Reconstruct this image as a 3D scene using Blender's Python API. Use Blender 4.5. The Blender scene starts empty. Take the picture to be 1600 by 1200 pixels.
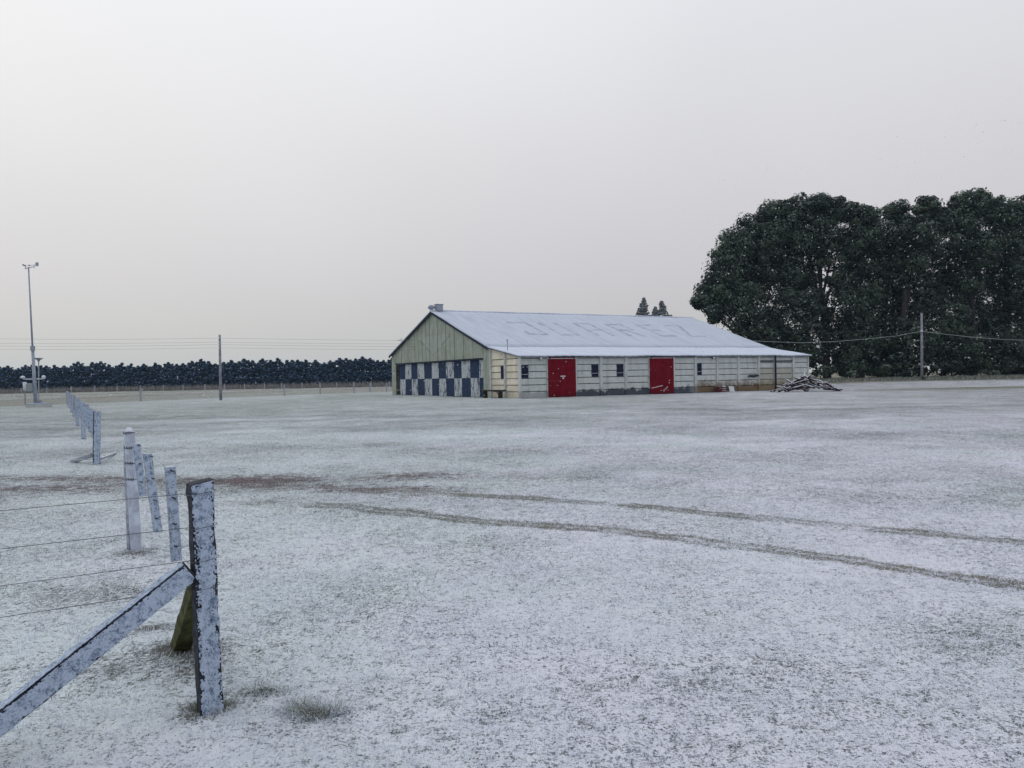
import bpy, math, random
import numpy as np
from mathutils import Matrix, Vector
random.seed(7); rng = np.random.default_rng(11)
S = bpy.context.scene
R = math.radians
# ------------------------------------------------------------------ camera, world, sun
FPX, PITCH, ROLL, CH = 1238.7, R(0.472), R(1.046), 1.65
cam_d = bpy.data.cameras.new('camera'); cam = bpy.data.objects.new('camera', cam_d)
S.collection.objects.link(cam); S.camera = cam
cam_d.sensor_width = 36.0; cam_d.lens = 36.0 * FPX / 1600.0; cam_d.clip_start = 0.05; cam_d.clip_end = 6000
_r = Vector((math.cos(ROLL), -math.sin(ROLL)*math.sin(PITCH), -math.sin(ROLL)*math.cos(PITCH)))
_u = Vector((math.sin(ROLL), math.cos(ROLL)*math.sin(PITCH), math.cos(ROLL)*math.cos(PITCH)))
_f = Vector((0, math.cos(PITCH), -math.sin(PITCH)))
M = Matrix((_r, _u, -_f)).transposed().to_4x4(); M.translation = Vector((0, 0, CH)); cam.matrix_world = M
S.view_settings.view_transform = 'Standard'; S.view_settings.look = 'None'
S.view_settings.gamma = 1.0; S.view_settings.exposure = 0.06; S.view_settings.use_curve_mapping = False
S.render.engine = 'CYCLES'
S.cycles.max_bounces = 5; S.cycles.diffuse_bounces = 2; S.cycles.glossy_bounces = 2
S.cycles.transparent_max_bounces = 12; S.cycles.volume_bounces = 1; S.cycles.use_denoising = True
S.render.film_transparent = False

SUN_EL, SUN_AZ = R(38), R(-50)          # azimuth measured from +Y (view axis), negative is to the left
sd = Vector((math.sin(SUN_AZ)*math.cos(SUN_EL), math.cos(SUN_AZ)*math.cos(SUN_EL), math.sin(SUN_EL)))
W = bpy.data.worlds.new('World'); S.world = W; W.use_nodes = True
wn = W.node_tree; wn.nodes.clear()
def wnode(t, **k):
    n = wn.nodes.new(t)
    for a, b in k.items(): setattr(n, a, b)
    return n
out = wnode('ShaderNodeOutputWorld'); bg = wnode('ShaderNodeBackground')
sky = wnode('ShaderNodeTexSky', sky_type='NISHITA', sun_disc=False)
sky.sun_elevation = SUN_EL; sky.sun_rotation = SUN_AZ; sky.dust_density = 4.0
tc = wnode('ShaderNodeTexCoord'); sep = wnode('ShaderNodeSeparateXYZ')
wn.links.new(tc.outputs['Generated'], sep.inputs[0])
ramp = wnode('ShaderNodeValToRGB'); cr = ramp.color_ramp
cr.elements[0].position = 0.0; cr.elements[0].color = (0.30, 0.30, 0.31, 1)
cr.elements[1].position = 1.0; cr.elements[1].color = (0.80, 0.83, 0.88, 1)
mr = wnode('ShaderNodeMapRange'); mr.inputs[1].default_value = -1; mr.inputs[2].default_value = 1
wn.links.new(sep.outputs['Z'], mr.inputs[0]); wn.links.new(mr.outputs[0], ramp.inputs[0])
for p, c in ((0.495, (0.52, 0.515, 0.485, 1)), (0.52, (0.53, 0.525, 0.51, 1)), (0.56, (0.58, 0.565, 0.585, 1)), (0.64, (0.67, 0.665, 0.69, 1)), (0.74, (0.76, 0.77, 0.81, 1))):
    e = cr.elements.new(p); e.color = c
# soft brighter area of cloud round the hidden sun
dot = wnode('ShaderNodeVectorMath', operation='DOT_PRODUCT'); dot.inputs[1].default_value = sd
wn.links.new(tc.outputs['Generated'], dot.inputs[0])
g = wnode('ShaderNodeMapRange', interpolation_type='SMOOTHSTEP'); g.inputs[1].default_value = 0.45; g.inputs[2].default_value = 1.05
g.inputs[3].default_value = 0.0; g.inputs[4].default_value = 1.0
wn.links.new(dot.outputs['Value'], g.inputs[0])
# uneven cloud
nz = wnode('ShaderNodeTexNoise'); nz.inputs['Scale'].default_value = 1.6; nz.inputs['Detail'].default_value = 3
wn.links.new(tc.outputs['Generated'], nz.inputs['Vector'])
nr = wnode('ShaderNodeMapRange'); nr.inputs[1].default_value = 0.3; nr.inputs[2].default_value = 0.7; nr.inputs[3].default_value = 0.965; nr.inputs[4].default_value = 1.035
wn.links.new(nz.outputs['Fac'], nr.inputs[0])
m1 = wnode('ShaderNodeMixRGB', blend_type='ADD'); m1.inputs[2].default_value = (0.13, 0.13, 0.105, 1)
wn.links.new(g.outputs[0], m1.inputs[0]); wn.links.new(ramp.outputs[0], m1.inputs[1])
m2 = wnode('ShaderNodeVectorMath', operation='SCALE')
wn.links.new(m1.outputs[0], m2.inputs[0]); wn.links.new(nr.outputs[0], m2.inputs['Scale'])
m3 = wnode('ShaderNodeVectorMath', operation='SCALE'); m3.inputs['Scale'].default_value = 0.10
wn.links.new(sky.outputs[0], m3.inputs[0])
m4 = wnode('ShaderNodeMixRGB'); m4.inputs[0].default_value = 0.03          # clear sky all but hidden by the overcast
wn.links.new(m2.outputs[0], m4.inputs[1]); wn.links.new(m3.outputs[0], m4.inputs[2])
wn.links.new(m4.outputs[0], bg.inputs[0]); bg.inputs[1].default_value = 1.0
wn.links.new(bg.outputs[0], out.inputs[0])
sl = bpy.data.lights.new('sun', 'SUN'); sl.energy = 0.5; sl.angle = R(25); sl.color = (1.0, 0.97, 0.92)
so = bpy.data.objects.new('sun', sl); S.collection.objects.link(so)
so.rotation_euler = sd.to_track_quat('Z', 'Y').to_euler(); so.location = (0, 0, 60)

# ------------------------------------------------------------------ helpers
def ray(px, py):
    c0, c1 = (px-800)/FPX, (600-py)/FPX
    return _f + _r*c0 + _u*c1
def at(px, py, Y):                       # point seen at a pixel of the photograph, at distance Y
    r = ray(px, py); return Vector((0, 0, CH)) + r*(Y/r.y)
def gp(px, py, z=0.0):                   # point of the level z seen at that pixel
    r = ray(px, py); return Vector((0, 0, CH)) + r*((z-CH)/r.z)

class MB:
    def __init__(s): s.v = []; s.f = []; s.m = []
    def add(s, vs, fs, m=0):
        o = len(s.v); s.v += [tuple(p) for p in vs]; s.f += [tuple(i+o for i in f) for f in fs]; s.m += [m]*len(fs); return s
    def box(s, a, b, m=0):
        (x0, y0, z0), (x1, y1, z1) = a, b
        return s.add([(x0,y0,z0),(x1,y0,z0),(x1,y1,z0),(x0,y1,z0),(x0,y0,z1),(x1,y0,z1),(x1,y1,z1),(x0,y1,z1)],
                     [(0,3,2,1),(4,5,6,7),(0,1,5,4),(1,2,6,5),(2,3,7,6),(3,0,4,7)], m)
    def prism(s, poly, axis, a, b, m=0):  # polygon extruded along axis 0,1,2 between a and b
        n = len(poly)
        def mk(p, q):
            l = list(p); l.insert(axis, q); return tuple(l)
        return s.add([mk(p, a) for p in poly]+[mk(p, b) for p in poly],
                     [tuple(range(n))[::-1], tuple(range(n, 2*n))]+[(i, (i+1) % n, n+(i+1) % n, n+i) for i in range(n)], m)
    def tube(s, pts, rads, n=8, m=0, squash=1.0):
        pts = [Vector(p) for p in pts]
        if not hasattr(rads, '__len__'): rads = [rads]*len(pts)
        o = []
        for i, p in enumerate(pts):
            t = (pts[min(i+1, len(pts)-1)]-pts[max(i-1, 0)]).normalized()
            a = Vector((0, 0, 1)) if abs(t.z) < 0.9 else Vector((1, 0, 0))
            x = t.cross(a).normalized(); y = t.cross(x)
            o += [p+(x*math.cos(2*math.pi*k/n)+y*math.sin(2*math.pi*k/n)*squash)*rads[i] for k in range(n)]
        fs = [(i*n+k, i*n+(k+1) % n, (i+1)*n+(k+1) % n, (i+1)*n+k) for i in range(len(pts)-1) for k in range(n)]
        fs += [tuple(range(n))[::-1], tuple((len(pts)-1)*n+k for k in range(n))]
        return s.add(o, fs, m)
    def lathe(s, prof, c=(0, 0, 0), n=16, m=0):
        o = [(c[0]+r*math.cos(2*math.pi*k/n), c[1]+r*math.sin(2*math.pi*k/n), c[2]+z) for r, z in prof for k in range(n)]
        fs = [(i*n+k, i*n+(k+1) % n, (i+1)*n+(k+1) % n, (i+1)*n+k) for i in range(len(prof)-1) for k in range(n)]
        fs += [tuple(range(n))[::-1], tuple((len(prof)-1)*n+k for k in range(n))]
        return s.add(o, fs, m)
    def beam(s, a, b, w, h, m=0, up=(0, 0, 1)):   # squared timber from a to b
        a, b = Vector(a), Vector(b); t = (b-a).normalized(); x = t.cross(Vector(up)).normalized(); y = x.cross(t)
        vs = [p+x*i*w/2+y*j*h/2 for p in (a, b) for i, j in ((-1,-1),(1,-1),(1,1),(-1,1))]
        return s.add(vs, [(0,3,2,1),(4,5,6,7),(0,1,5,4),(1,2,6,5),(2,3,7,6),(3,0,4,7)], m)
    def build(s, name, mats, parent=None, smooth=False, bevel=0):
        me = bpy.data.meshes.new(name); me.from_pydata([tuple(v) for v in s.v], [], s.f)
        if not isinstance(mats, (list, tuple)): mats = [mats]
        for q in mats: me.materials.append(q)
        me.polygons.foreach_set('material_index', s.m)
        if smooth: me.polygons.foreach_set('use_smooth', [True]*len(me.polygons))
        me.update()
        return link(name, me, parent, bevel)
def link(name, me, parent=None, bevel=0):
    o = bpy.data.objects.new(name, me); S.collection.objects.link(o)
    if parent is not None: o.parent = parent
    if bevel:
        b = o.modifiers.new('bevel', 'BEVEL'); b.width = bevel; b.segments = 2; b.limit_method = 'ANGLE'
    return o
def npmesh(name, V, F, mat, parent=None, attrs=None, smooth=False):
    """V (n,3) array, F (m,k) array of equal-sided faces"""
    me = bpy.data.meshes.new(name); n, (m, k) = len(V), F.shape
    me.vertices.add(n); me.vertices.foreach_set('co', V.astype(np.float32).ravel())
    me.loops.add(m*k); me.loops.foreach_set('vertex_index', F.astype(np.int32).ravel())
    me.polygons.add(m); me.polygons.foreach_set('loop_start', np.arange(0, m*k, k, dtype=np.int32))
    me.polygons.foreach_set('loop_total', np.full(m, k, dtype=np.int32))
    if smooth: me.polygons.foreach_set('use_smooth', np.ones(m, dtype=bool))
    me.update(calc_edges=True)
    for a, d in (attrs or {}).items():
        t = me.attributes.new(a, 'FLOAT', 'POINT'); t.data.foreach_set('value', d.astype(np.float32))
    me.materials.append(mat)
    return link(name, me, parent)
def tag(o, label=None, cat=None, group=None, kind=None):
    if label: o['label'] = label
    if cat: o['category'] = cat
    if group: o['group'] = group
    if kind: o['kind'] = kind
    return o
def thing(name, loc, label, cat, group=None, rz=0.0):
    o = bpy.data.objects.new(name, None); S.collection.objects.link(o); o.empty_display_size = 0.2
    o.location = loc; o.rotation_euler = (0, 0, rz); return tag(o, label, cat, group)
def copy_tree(o, parent=None):
    c = o.copy(); S.collection.objects.link(c); c.parent = parent
    for ch in list(o.children): copy_tree(ch, c)
    return c

# numpy value noise
def _h(ix, iy, s):
    n = (ix.astype(np.int64)*374761393 + iy.astype(np.int64)*668265263 + s*2147483647) & 0xffffffff
    n = ((n ^ (n >> 13))*1274126177) & 0xffffffff
    n = (n ^ (n >> 16)) & 0xffffff
    return n/float(0xffffff)
def vnoise(x, y, s=0):
    x = np.asarray(x, float); y = np.asarray(y, float)
    ix, iy = np.floor(x), np.floor(y); fx, fy = x-ix, y-iy; fx = fx*fx*(3-2*fx); fy = fy*fy*(3-2*fy)
    a, b, c, d = _h(ix, iy, s), _h(ix+1, iy, s), _h(ix, iy+1, s), _h(ix+1, iy+1, s)
    return (a*(1-fx)+b*fx)*(1-fy)+(c*(1-fx)+d*fx)*fy
def sstep(a, b, x):
    t = np.clip((np.asarray(x, float)-a)/(b-a), 0, 1); return t*t*(3-2*t)

# ------------------------------------------------------------------ materials
class NT:
    def __init__(s, name):
        s.mat = bpy.data.materials.new(name); s.mat.use_nodes = True; s.t = s.mat.node_tree; s.t.nodes.clear()
        s.out = s.t.nodes.new('ShaderNodeOutputMaterial'); s.b = s.t.nodes.new('ShaderNodeBsdfPrincipled')
        s.t.links.new(s.b.outputs[0], s.out.inputs[0]); s.b.inputs['Roughness'].default_value = 0.8
        s.b.inputs['Specular IOR Level'].default_value = 0.10
    def n(s, typ, ins=None, **k):
        q = s.t.nodes.new('ShaderNode'+typ)
        for a, b in k.items(): setattr(q, a, b)
        for a, b in (ins or {}).items(): s.set(q.inputs[a], b)
        return q
    def set(s, sock, v):
        if isinstance(v, bpy.types.NodeSocket): s.t.links.new(v, sock)
        elif isinstance(v, bpy.types.Node): s.t.links.new(v.outputs[0], sock)
        else: sock.default_value = (v+(1,) if isinstance(v, tuple) and len(v) == 3 and len(sock.default_value) == 4 else v)
    def pos(s, obj=False):
        return s.n('TexCoord').outputs['Object'] if obj else s.n('NewGeometry').outputs['Position']
    def noise(s, scale, detail=2, vec=None, rough=0.5, dist=0.0, stretch=None):
        v = vec if vec is not None else s.pos()
        if stretch: v = s.n('VectorMath', {0: v, 1: stretch}, operation='MULTIPLY').outputs[0]
        return s.n('TexNoise', {'Vector': v, 'Scale': scale, 'Detail': detail, 'Roughness': rough, 'Distortion': dist}).outputs['Fac']
    def math(s, op, a, b=0.0, c=0.0): return s.n('Math', {0: a, 1: b, 2: c}, operation=op).outputs[0]
    def ss(s, v, a, b, lo=0.0, hi=1.0):
        return s.n('MapRange', {0: v, 1: a, 2: b, 3: lo, 4: hi}, interpolation_type='SMOOTHSTEP').outputs[0]
    def mix(s, f, a, b):
        q = s.n('MixRGB'); s.set(q.inputs[0], f); s.set(q.inputs[1], a); s.set(q.inputs[2], b); return q.outputs[0]
    def attr(s, name): return s.n('Attribute', attribute_name=name).outputs['Fac']
    def xyz(s, v): return s.n('SeparateXYZ', {0: v}).outputs
    def color(s, c): s.set(s.b.inputs['Base Color'], c); return s
    def rough(s, r): s.set(s.b.inputs['Roughness'], r); return s
    def bump(s, h, dist=0.01, strength=1.0):
        q = s.n('Bump', {'Height': h, 'Distance': dist, 'Strength': strength}); s.t.links.new(q.outputs[0], s.b.inputs['Normal']); return s
    def upsnow(s, base, lo=0.35, hi=0.8, amount=1.0, nscale=14.0, col=(0.66, 0.71, 0.80)):
        """snow lying on faces that look up"""
        z = s.xyz(s.n('NewGeometry').outputs['Normal'])[2]
        f = s.math('ADD', z, s.math('MULTIPLY', s.math('SUBTRACT', s.noise(nscale, 3), 0.5), 0.7))
        return s.mix(s.math('MULTIPLY', s.ss(f, lo, hi), amount), base, col)
SNOW = (0.62, 0.675, 0.775)
def simple(name, col, rough=0.7, var=0.25, scale=6.0, snow=0.0, metal=0.0, spec=None):
    m = NT(name); n = m.noise(scale, 4, m.pos(True), 0.6)
    c = m.mix(m.ss(n, 0.3, 0.7), tuple(q*(1-var) for q in col), tuple(min(1, q*(1+var)) for q in col))
    if snow: c = m.upsnow(c, amount=snow)
    m.color(c).rough(rough).bump(n, 0.004); m.b.inputs['Metallic'].default_value = metal
    return m.mat

def ground_mat():
    m = NT('snowy_grass_ground'); p = m.pos()
    n1 = m.noise(75, 3, p, 0.6, 0.6); n2 = m.noise(20, 3, p, 0.6, 0.8); n3 = m.noise(5.0, 3, p, 0.6); n4 = m.noise(1.1, 4, p, 0.6); n5 = m.noise(0.17, 3, p)
    s = m.attr('snow')
    na = m.noise(34, 3, p, 0.6, 1.5, (1.0, 0.38, 1)); nb = m.noise(34, 3, p, 0.6, 1.5, (0.38, 1.0, 1))
    for n, k in ((n1, 1.25), (na, .85), (nb, .85), (n2, 0.5), (n3, 0.30), (n4, 0.28), (n5, 0.12)):
        s = m.math('ADD', s, m.math('MULTIPLY', m.math('SUBTRACT', n, 0.5), k))
    cover = m.ss(s, 0.29, 0.68)
    g0 = m.mix(m.ss(m.noise(45, 2, p), 0.35, 0.65), (0.040, 0.050, 0.062), (0.17, 0.185, 0.20))
    g1 = m.mix(m.ss(m.noise(0.6, 3, p), 0.35, 0.65), g0, m.mix(0.5, g0, (0.11, 0.14, 0.12)))
    mud = m.mix(m.ss(m.noise(30, 3, p), 0.4, 0.6), (0.045, 0.020, 0.028), (0.13, 0.062, 0.072))
    g2 = m.mix(m.attr('mud'), g1, mud)
    gf = m.mix(m.ss(n1, .4, .6), (0.085, 0.11, 0.085), (0.20, 0.235, 0.20))
    g2 = m.mix(m.math('MULTIPLY', m.ss(m.xyz(p)[1], 25, 50), .8), g2, gf)
    g3 = m.mix(m.attr('olive'), g2, m.mix(m.ss(n1, 0.4, 0.6), (0.125, 0.12, 0.09), (0.27, 0.26, 0.21)))
    mm = m.math('ADD', m.attr('mud'), m.math('ADD', m.math('MULTIPLY', m.math('SUBTRACT', m.noise(3.2, 4, p, .7, .6, (1, 1.6, 1)), 0.5), 2.0), m.math('MULTIPLY', m.math('SUBTRACT', n2, .5), 1.5)))
    mm = m.math('MULTIPLY', m.ss(mm, .45, .70), m.ss(m.attr('mud'), .05, .4))
    cover = m.math('MULTIPLY', cover, m.math('SUBTRACT', 1.0, m.math('MULTIPLY', mm, .88)))
    sn = m.mix(m.ss(m.math('ADD', m.noise(0.35, 3, p), m.ss(m.math('ADD', m.xyz(p)[0], m.math('MULTIPLY', m.xyz(p)[1], -.12)), -6, 3, -.16, .12)), 0.35, 0.65), (0.60, 0.665, 0.705), (0.66, 0.675, 0.765))
    m.color(m.mix(cover, g3, sn)).rough(0.9)
    h = m.math('ADD', m.math('MULTIPLY', n1, 0.5), m.math('ADD', n2, m.math('MULTIPLY', cover, 0.5)))
    m.bump(h, 0.02, 0.9)
    return m.mat
def blade_mat():
    m = NT('frosted_grass'); t = m.attr('tint'); p = m.pos()
    g = m.mix(m.ss(m.noise(3, 2, p), 0.4, 0.6), (0.045, 0.065, 0.045), (0.15, 0.16, 0.12))
    g = m.mix(m.ss(t, 0.0, 0.35), g, (0.30, 0.33, 0.30))
    m.color(m.mix(m.ss(t, 0.3, 0.75), g, (0.60, 0.655, 0.755))).rough(0.85); return m.mat
def foliage_mat(name, c0, c1, snow=0.35, scale=0.5, sc=(0.50, 0.56, 0.62)):
    m = NT(name); p = m.pos(); t = m.attr('tint')
    c = m.mix(m.ss(m.math('ADD', m.math('MULTIPLY', m.noise(scale, 3, p), 0.5), m.math('MULTIPLY', t, 0.5)), 0.25, 0.78), c0, c1)
    f = m.math('MULTIPLY', m.ss(m.attr('up'), 0.35, 0.9), m.math('MULTIPLY', m.ss(m.noise(2.6, 3, p), 0.32, 0.62), snow))    # snow on leaves that look up, doubling as painted highlights on clump tops
    m.color(m.mix(f, c, sc)).rough(0.7); return m.mat
def crust_mat():
    m = NT('snow_crust'); n = m.noise(110, 4, m.pos(), 0.7); n2 = m.noise(28, 3, m.pos())
    f = m.ss(m.math('ADD', m.math('MULTIPLY', n, 0.6), m.math('MULTIPLY', n2, 0.5)), 0.40, 0.60)
    m.color(m.mix(f, (0.13, 0.18, 0.27), (0.44, 0.52, 0.66))).rough(0.85).bump(n, 0.006); return m.mat
def concrete_planks(name, a, b, dark, brown):
    """long side walls; object coordinates are the barn's own: x along the wall, z up"""
    m = NT(name); o = m.pos(True); x, y, z = m.xyz(o)
    n = m.noise(1.6, 5, o, 0.65); nf = m.noise(22, 3, o)
    streak = m.noise(2.2, 4, o, 0.6, 0, (1, 1, 0.12))
    plank = m.noise(1.0, 0, m.n('CombineXYZ', {0: m.math('FLOOR', m.math('DIVIDE', x, 2.6)), 1: m.math('MULTIPLY', y, 0.3), 2: m.math('FLOOR', m.math('DIVIDE', z, 0.523))}).outputs[0])
    c = m.mix(m.ss(n, 0.3, 0.7), a, b)
    c = m.mix(m.ss(plank, 0.35, 0.65, 0, 0.45), c, tuple(q*0.72 for q in a))
    c = m.mix(m.ss(streak, 0.52, 0.72, 0, 0.5), c, tuple(q*0.6 for q in a))
    # splash-stained foot of the wall
    edge = m.math('ADD', z, m.math('MULTIPLY', m.math('SUBTRACT', m.noise(1.6, 6, o, 0.75, 0, (1, 1, 0.8)), 0.5), 1.1))
    foot = m.ss(edge, 0.40, 0.66, 1, 0)
    reach = m.math('MULTIPLY', m.ss(x, 4.2, 5.6), m.ss(x, 17.0, 18.4, 1, 0))
    c = m.mix(m.math('MULTIPLY', foot, m.math('MULTIPLY', m.math('ADD', m.math('MULTIPLY', reach, 0.55), 0.38), dark[3])), c, dark[:3])
    br = m.math('MULTIPLY', m.ss(m.math('ADD', z, m.math('MULTIPLY', n, 1.6)), 1.1, 2.1, 1, 0), m.ss(x, 17.4, 18.6))
    c = m.mix(m.math('MULTIPLY', br, brown), c, (0.16, 0.115, 0.075))
    yb = m.math('MULTIPLY', m.math('MULTIPLY', m.ss(x, 25.6, 25.9), m.ss(x, 30.2, 30.6, 1, 0)), m.ss(z, 2.0, 2.35, 1, 0))
    c = m.mix(m.math('MULTIPLY', yb, 0.45*brown), c, (0.24, 0.21, 0.13))
    m.color(c).rough(0.9).bump(nf, 0.006); return m.mat

MAT = {}
MAT['ground'] = ground_mat(); MAT['blade'] = blade_mat(); MAT['crust'] = crust_mat()
MAT['post_dark'] = simple('weathered_timber', (0.038, 0.042, 0.055), 0.85, 0.5, 22)
MAT['post_olive'] = simple('mossy_timber', (0.065, 0.07, 0.03), 0.85, 0.55, 14)
MAT['post_grey'] = simple('grey_timber', (0.30, 0.33, 0.39), 0.85, 0.3, 18, snow=0.8)
MAT['post_white'] = simple('white_painted_post', (0.46, 0.51, 0.62), 0.7, 0.22, 9, snow=0.9)
MAT['wire'] = simple('fence_wire', (0.10, 0.105, 0.12), 0.5, 0.2, 20, metal=0.3)
MAT['cable'] = simple('cable', (0.16, 0.165, 0.17), 0.6, 0.1)
MAT['cable_pale'] = simple('frosted_cable', (0.45, 0.48, 0.50), 0.6, 0.1)
MAT['pole'] = simple('weathered_pole', (0.25, 0.255, 0.30), 0.85, 0.3, 3)
MAT['pole_brown'] = simple('brown_pole', (0.085, 0.08, 0.075), 0.85, 0.3, 3)
MAT['galv'] = simple('galvanised_steel', (0.30, 0.34, 0.42), 0.5, 0.15, 3, metal=0.2)
MAT['galv_pale'] = simple('pale_painted_steel', (0.55, 0.6, 0.68), 0.5, 0.1, 3, snow=0.8)
MAT['box_grey'] = simple('grey_cabinet', (0.26, 0.30, 0.31), 0.6, 0.1, 3, snow=0.8)
MAT['bark'] = simple('bark', (0.045, 0.042, 0.045), 0.95, 0.4, 4)
MAT['log'] = simple('cut_bark', (0.065, 0.045, 0.052), 0.95, 0.5, 5, snow=.85)
MAT['dead'] = simple('dry_weeds', (0.25, 0.24, 0.23), 0.95, 0.4, 3)
MAT['leaf'] = foliage_mat('broad_foliage', (0.003, 0.006, 0.005), (0.074, 0.106, 0.070), 0.42, 0.35, (0.32, 0.39, 0.38))  # clump tints put black crown gaps and lit clumps into the leaf colour
MAT['needle'] = foliage_mat('conifer_foliage', (0.010, 0.030, 0.066), (0.040, 0.080, 0.135), 0.70, 0.9, (0.30, 0.42, 0.62))
MAT['far_needle'] = foliage_mat('far_conifer_foliage', (0.12, 0.135, 0.15), (0.22, 0.235, 0.25), 0.6, 0.3)  # pale greys put snow dusting and distance haze into the needle colour
m = NT('snowflake'); tl = m.n('BsdfTranslucent', {'Color': (0.93, 0.94, 0.96)}); ms = m.n('MixShader', {0: 0.62}); m.color((0.88, 0.89, 0.92))
m.t.links.new(m.b.outputs[0], ms.inputs[1]); m.t.links.new(tl.outputs[0], ms.inputs[2]); m.t.links.new(ms.outputs[0], m.out.inputs[0]); MAT['flake'] = m.mat

# ------------------------------------------------------------------ ground
trackA = [(-260,730),(0,748),(140,750),(330,755),(440,760),(560,764),(640,768),(720,775),(820,780),(900,786),(1000,794),(1100,803),(1200,812),(1300,820),(1400,828),(1500,836),(1600,847),(1800,868)]
trackB = [(-260,775),(0,778),(150,779),(330,786),(420,789),(540,793),(640,803),(700,811),(760,816),(850,821),(950,829),(1050,839),(1150,852),(1250,866),(1350,880),(1450,895),(1540,906),(1600,914),(1800,944)]
TA = np.array([gp(*p)[:2] for p in trackA]); TB = np.array([gp(*p)[:2] for p in trackB])
def pdist(x, y, L):
    best = np.full(x.shape, 1e9); sgn = np.zeros(x.shape)
    for (x0, y0), (x1, y1) in zip(L[:-1], L[1:]):
        dx, dy = x1-x0, y1-y0; l2 = dx*dx+dy*dy
        t = np.clip(((x-x0)*dx+(y-y0)*dy)/l2, 0, 1)
        ex, ey = x-x0-t*dx, y-y0-t*dy; d = np.hypot(ex, ey); k = d < best
        sgn = np.where(k, np.sign(dx*ey-dy*ex), sgn); best = np.where(k, d, best)
    return best, sgn
def blob(x, y, c, r): return np.exp(-(((x-c[0])/r[0])**2+((y-c[1])/r[1])**2))
def gz(x, y):
    x = np.asarray(x, float); y = np.asarray(y, float); d = np.hypot(x, y)
    z = 0.55*sstep(80, 104, y)*sstep(26, 44, x)
    z = z + 0.05*(vnoise(x/7, y/7, 3)-0.5)*sstep(4, 12, d)
    z = z + 0.035*(vnoise(x/1.3, y/1.3, 4)-0.5) + 0.022*(vnoise(x/0.33, y/0.33, 5)-0.5)
    z = z + 0.016*(vnoise(x/0.085, y/0.085, 6)-0.5)*sstep(30, 10, d)
    return z
def ground_attrs(x, y):
    d = np.hypot(x, y)
    snow = np.full(x.shape, 0.615)
    snow += 0.11*sstep(14, 5, d)
    snow -= 0.12*sstep(14, 45, d)
    snow += 0.20*(vnoise(x/4.5+9, y/2.2, 21)-0.5)*sstep(10, 22, d)*sstep(60, 28, d) + 0.10*(vnoise(x/9+3, y/30, 24)-0.5)*sstep(28, 50, d) + 0.10*(vnoise(x/1.1, y/1.0, 22)-0.5)
    # beyond the field fence the grass pokes through the snow
    P0, P1 = gp(219, 627), gp(604, 612)
    side = (P1.x-P0.x)*(y-P0.y)-(P1.y-P0.y)*(x-P0.x)
    beyond = sstep(0, 60, side)*sstep(6, -4, x)
    snow -= 0.14*beyond
    snow -= 0.75*sstep(92, 97, y)*sstep(28, 36, x)                       # sheltered strip by the tall trees
    snow -= 0.5*sstep(189, 193, y)*sstep(222, 214, y)*sstep(-22, -27, x)  # foot of the hedge
    snow -= 0.45*blob(x, y, (52, 68), (16, 3.5)) + 0.5*blob(x, y, gp(1610, 604)[:2], (7, 1.6))
    olive = 0.9*sstep(92, 97, y)*sstep(28, 36, x) + 0.9*blob(x, y, gp(1610, 604)[:2], (7, 1.6)) + 0.35*beyond + 0.45*sstep(25, 60, d)
    mud = np.zeros(x.shape)
    for L, wd in ((TA, 0.15), (TB, 0.165)):
        b, s = pdist(x, y, L)
        strip = np.clip(np.maximum(np.exp(-((b*s-wd*0.62)/(wd*0.42))**2), np.exp(-((b*s+wd*0.62)/(wd*0.45))**2)*0.85)*(.55+.7*vnoise(x/2.3, y/.25, 41))+.45*np.exp(-(b/wd)**2)*vnoise(x/1.1, y/.5, 42), 0, 1)
        right = sstep(-3.2, -0.5, x) if L is TA else sstep(-5.2, -2.6, x)*(.55+.45*sstep(-2.6, 0, x))
        brk = sstep(0.18, 0.62, vnoise(x/1.4, y/1.4, 31)*0.6+vnoise(x/0.35, y/0.35, 32)*0.4)
        snow -= strip*right*(0.12+0.30*brk)
        olive = np.maximum(olive, strip*right*0.9)
        m = (.6 if L is TA else .22)*np.exp(-(b/0.6)**2)*sstep(-0.3, -2.0, x)
        far = sstep(-14, -8, x)
        mud = np.maximum(mud, m*far); snow -= 0.10*m*far
    # trodden soil round the gateway and where vehicles turned
    for c, r, k in ((gp(400, 752), (1.5, .9), 1.0), (gp(640, 745), (1.3, .9), .8), (gp(600, 764), (1.4, .35), .9), (gp(850, 748), (1.6, .5), .4), (gp(60, 765), (2.6, .9), .8), (gp(690, 766), (.9, .5), .6)):
        w = .8*k*blob(x, y, c, r)
        mud = np.maximum(mud, w); snow -= 0.10*w
    for c, r, k in ((gp(318, 1105), (.10, .14), .8), (gp(345, 1105), (.08, .07), .8), (gp(290, 1015), (.20, .14), .9), (gp(310, 1040), (.12, .22), .45), (gp(240, 985), (.12, .08), .7), (gp(212, 866), (.2, .2), .5)):
        w = k*blob(x, y, c, r); snow -= 0.7*w; mud = np.maximum(mud, 0.6*w)
    for c, r, k in ((gp(180, 1045), (.55, .22), .20), (gp(150, 930), (.7, .45), .16), (gp(1500, 1000), (.6, .5), .12), (gp(487, 1116), (.13, .07), .55), (gp(415, 1080), (.10, .06), .35), (gp(1150, 1050), (.9, .5), .07), (gp(560, 960), (.9, .6), .07)):
        snow -= k*blob(x, y, c, r)
    return snow, mud, np.clip(olive, 0, 1)
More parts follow.
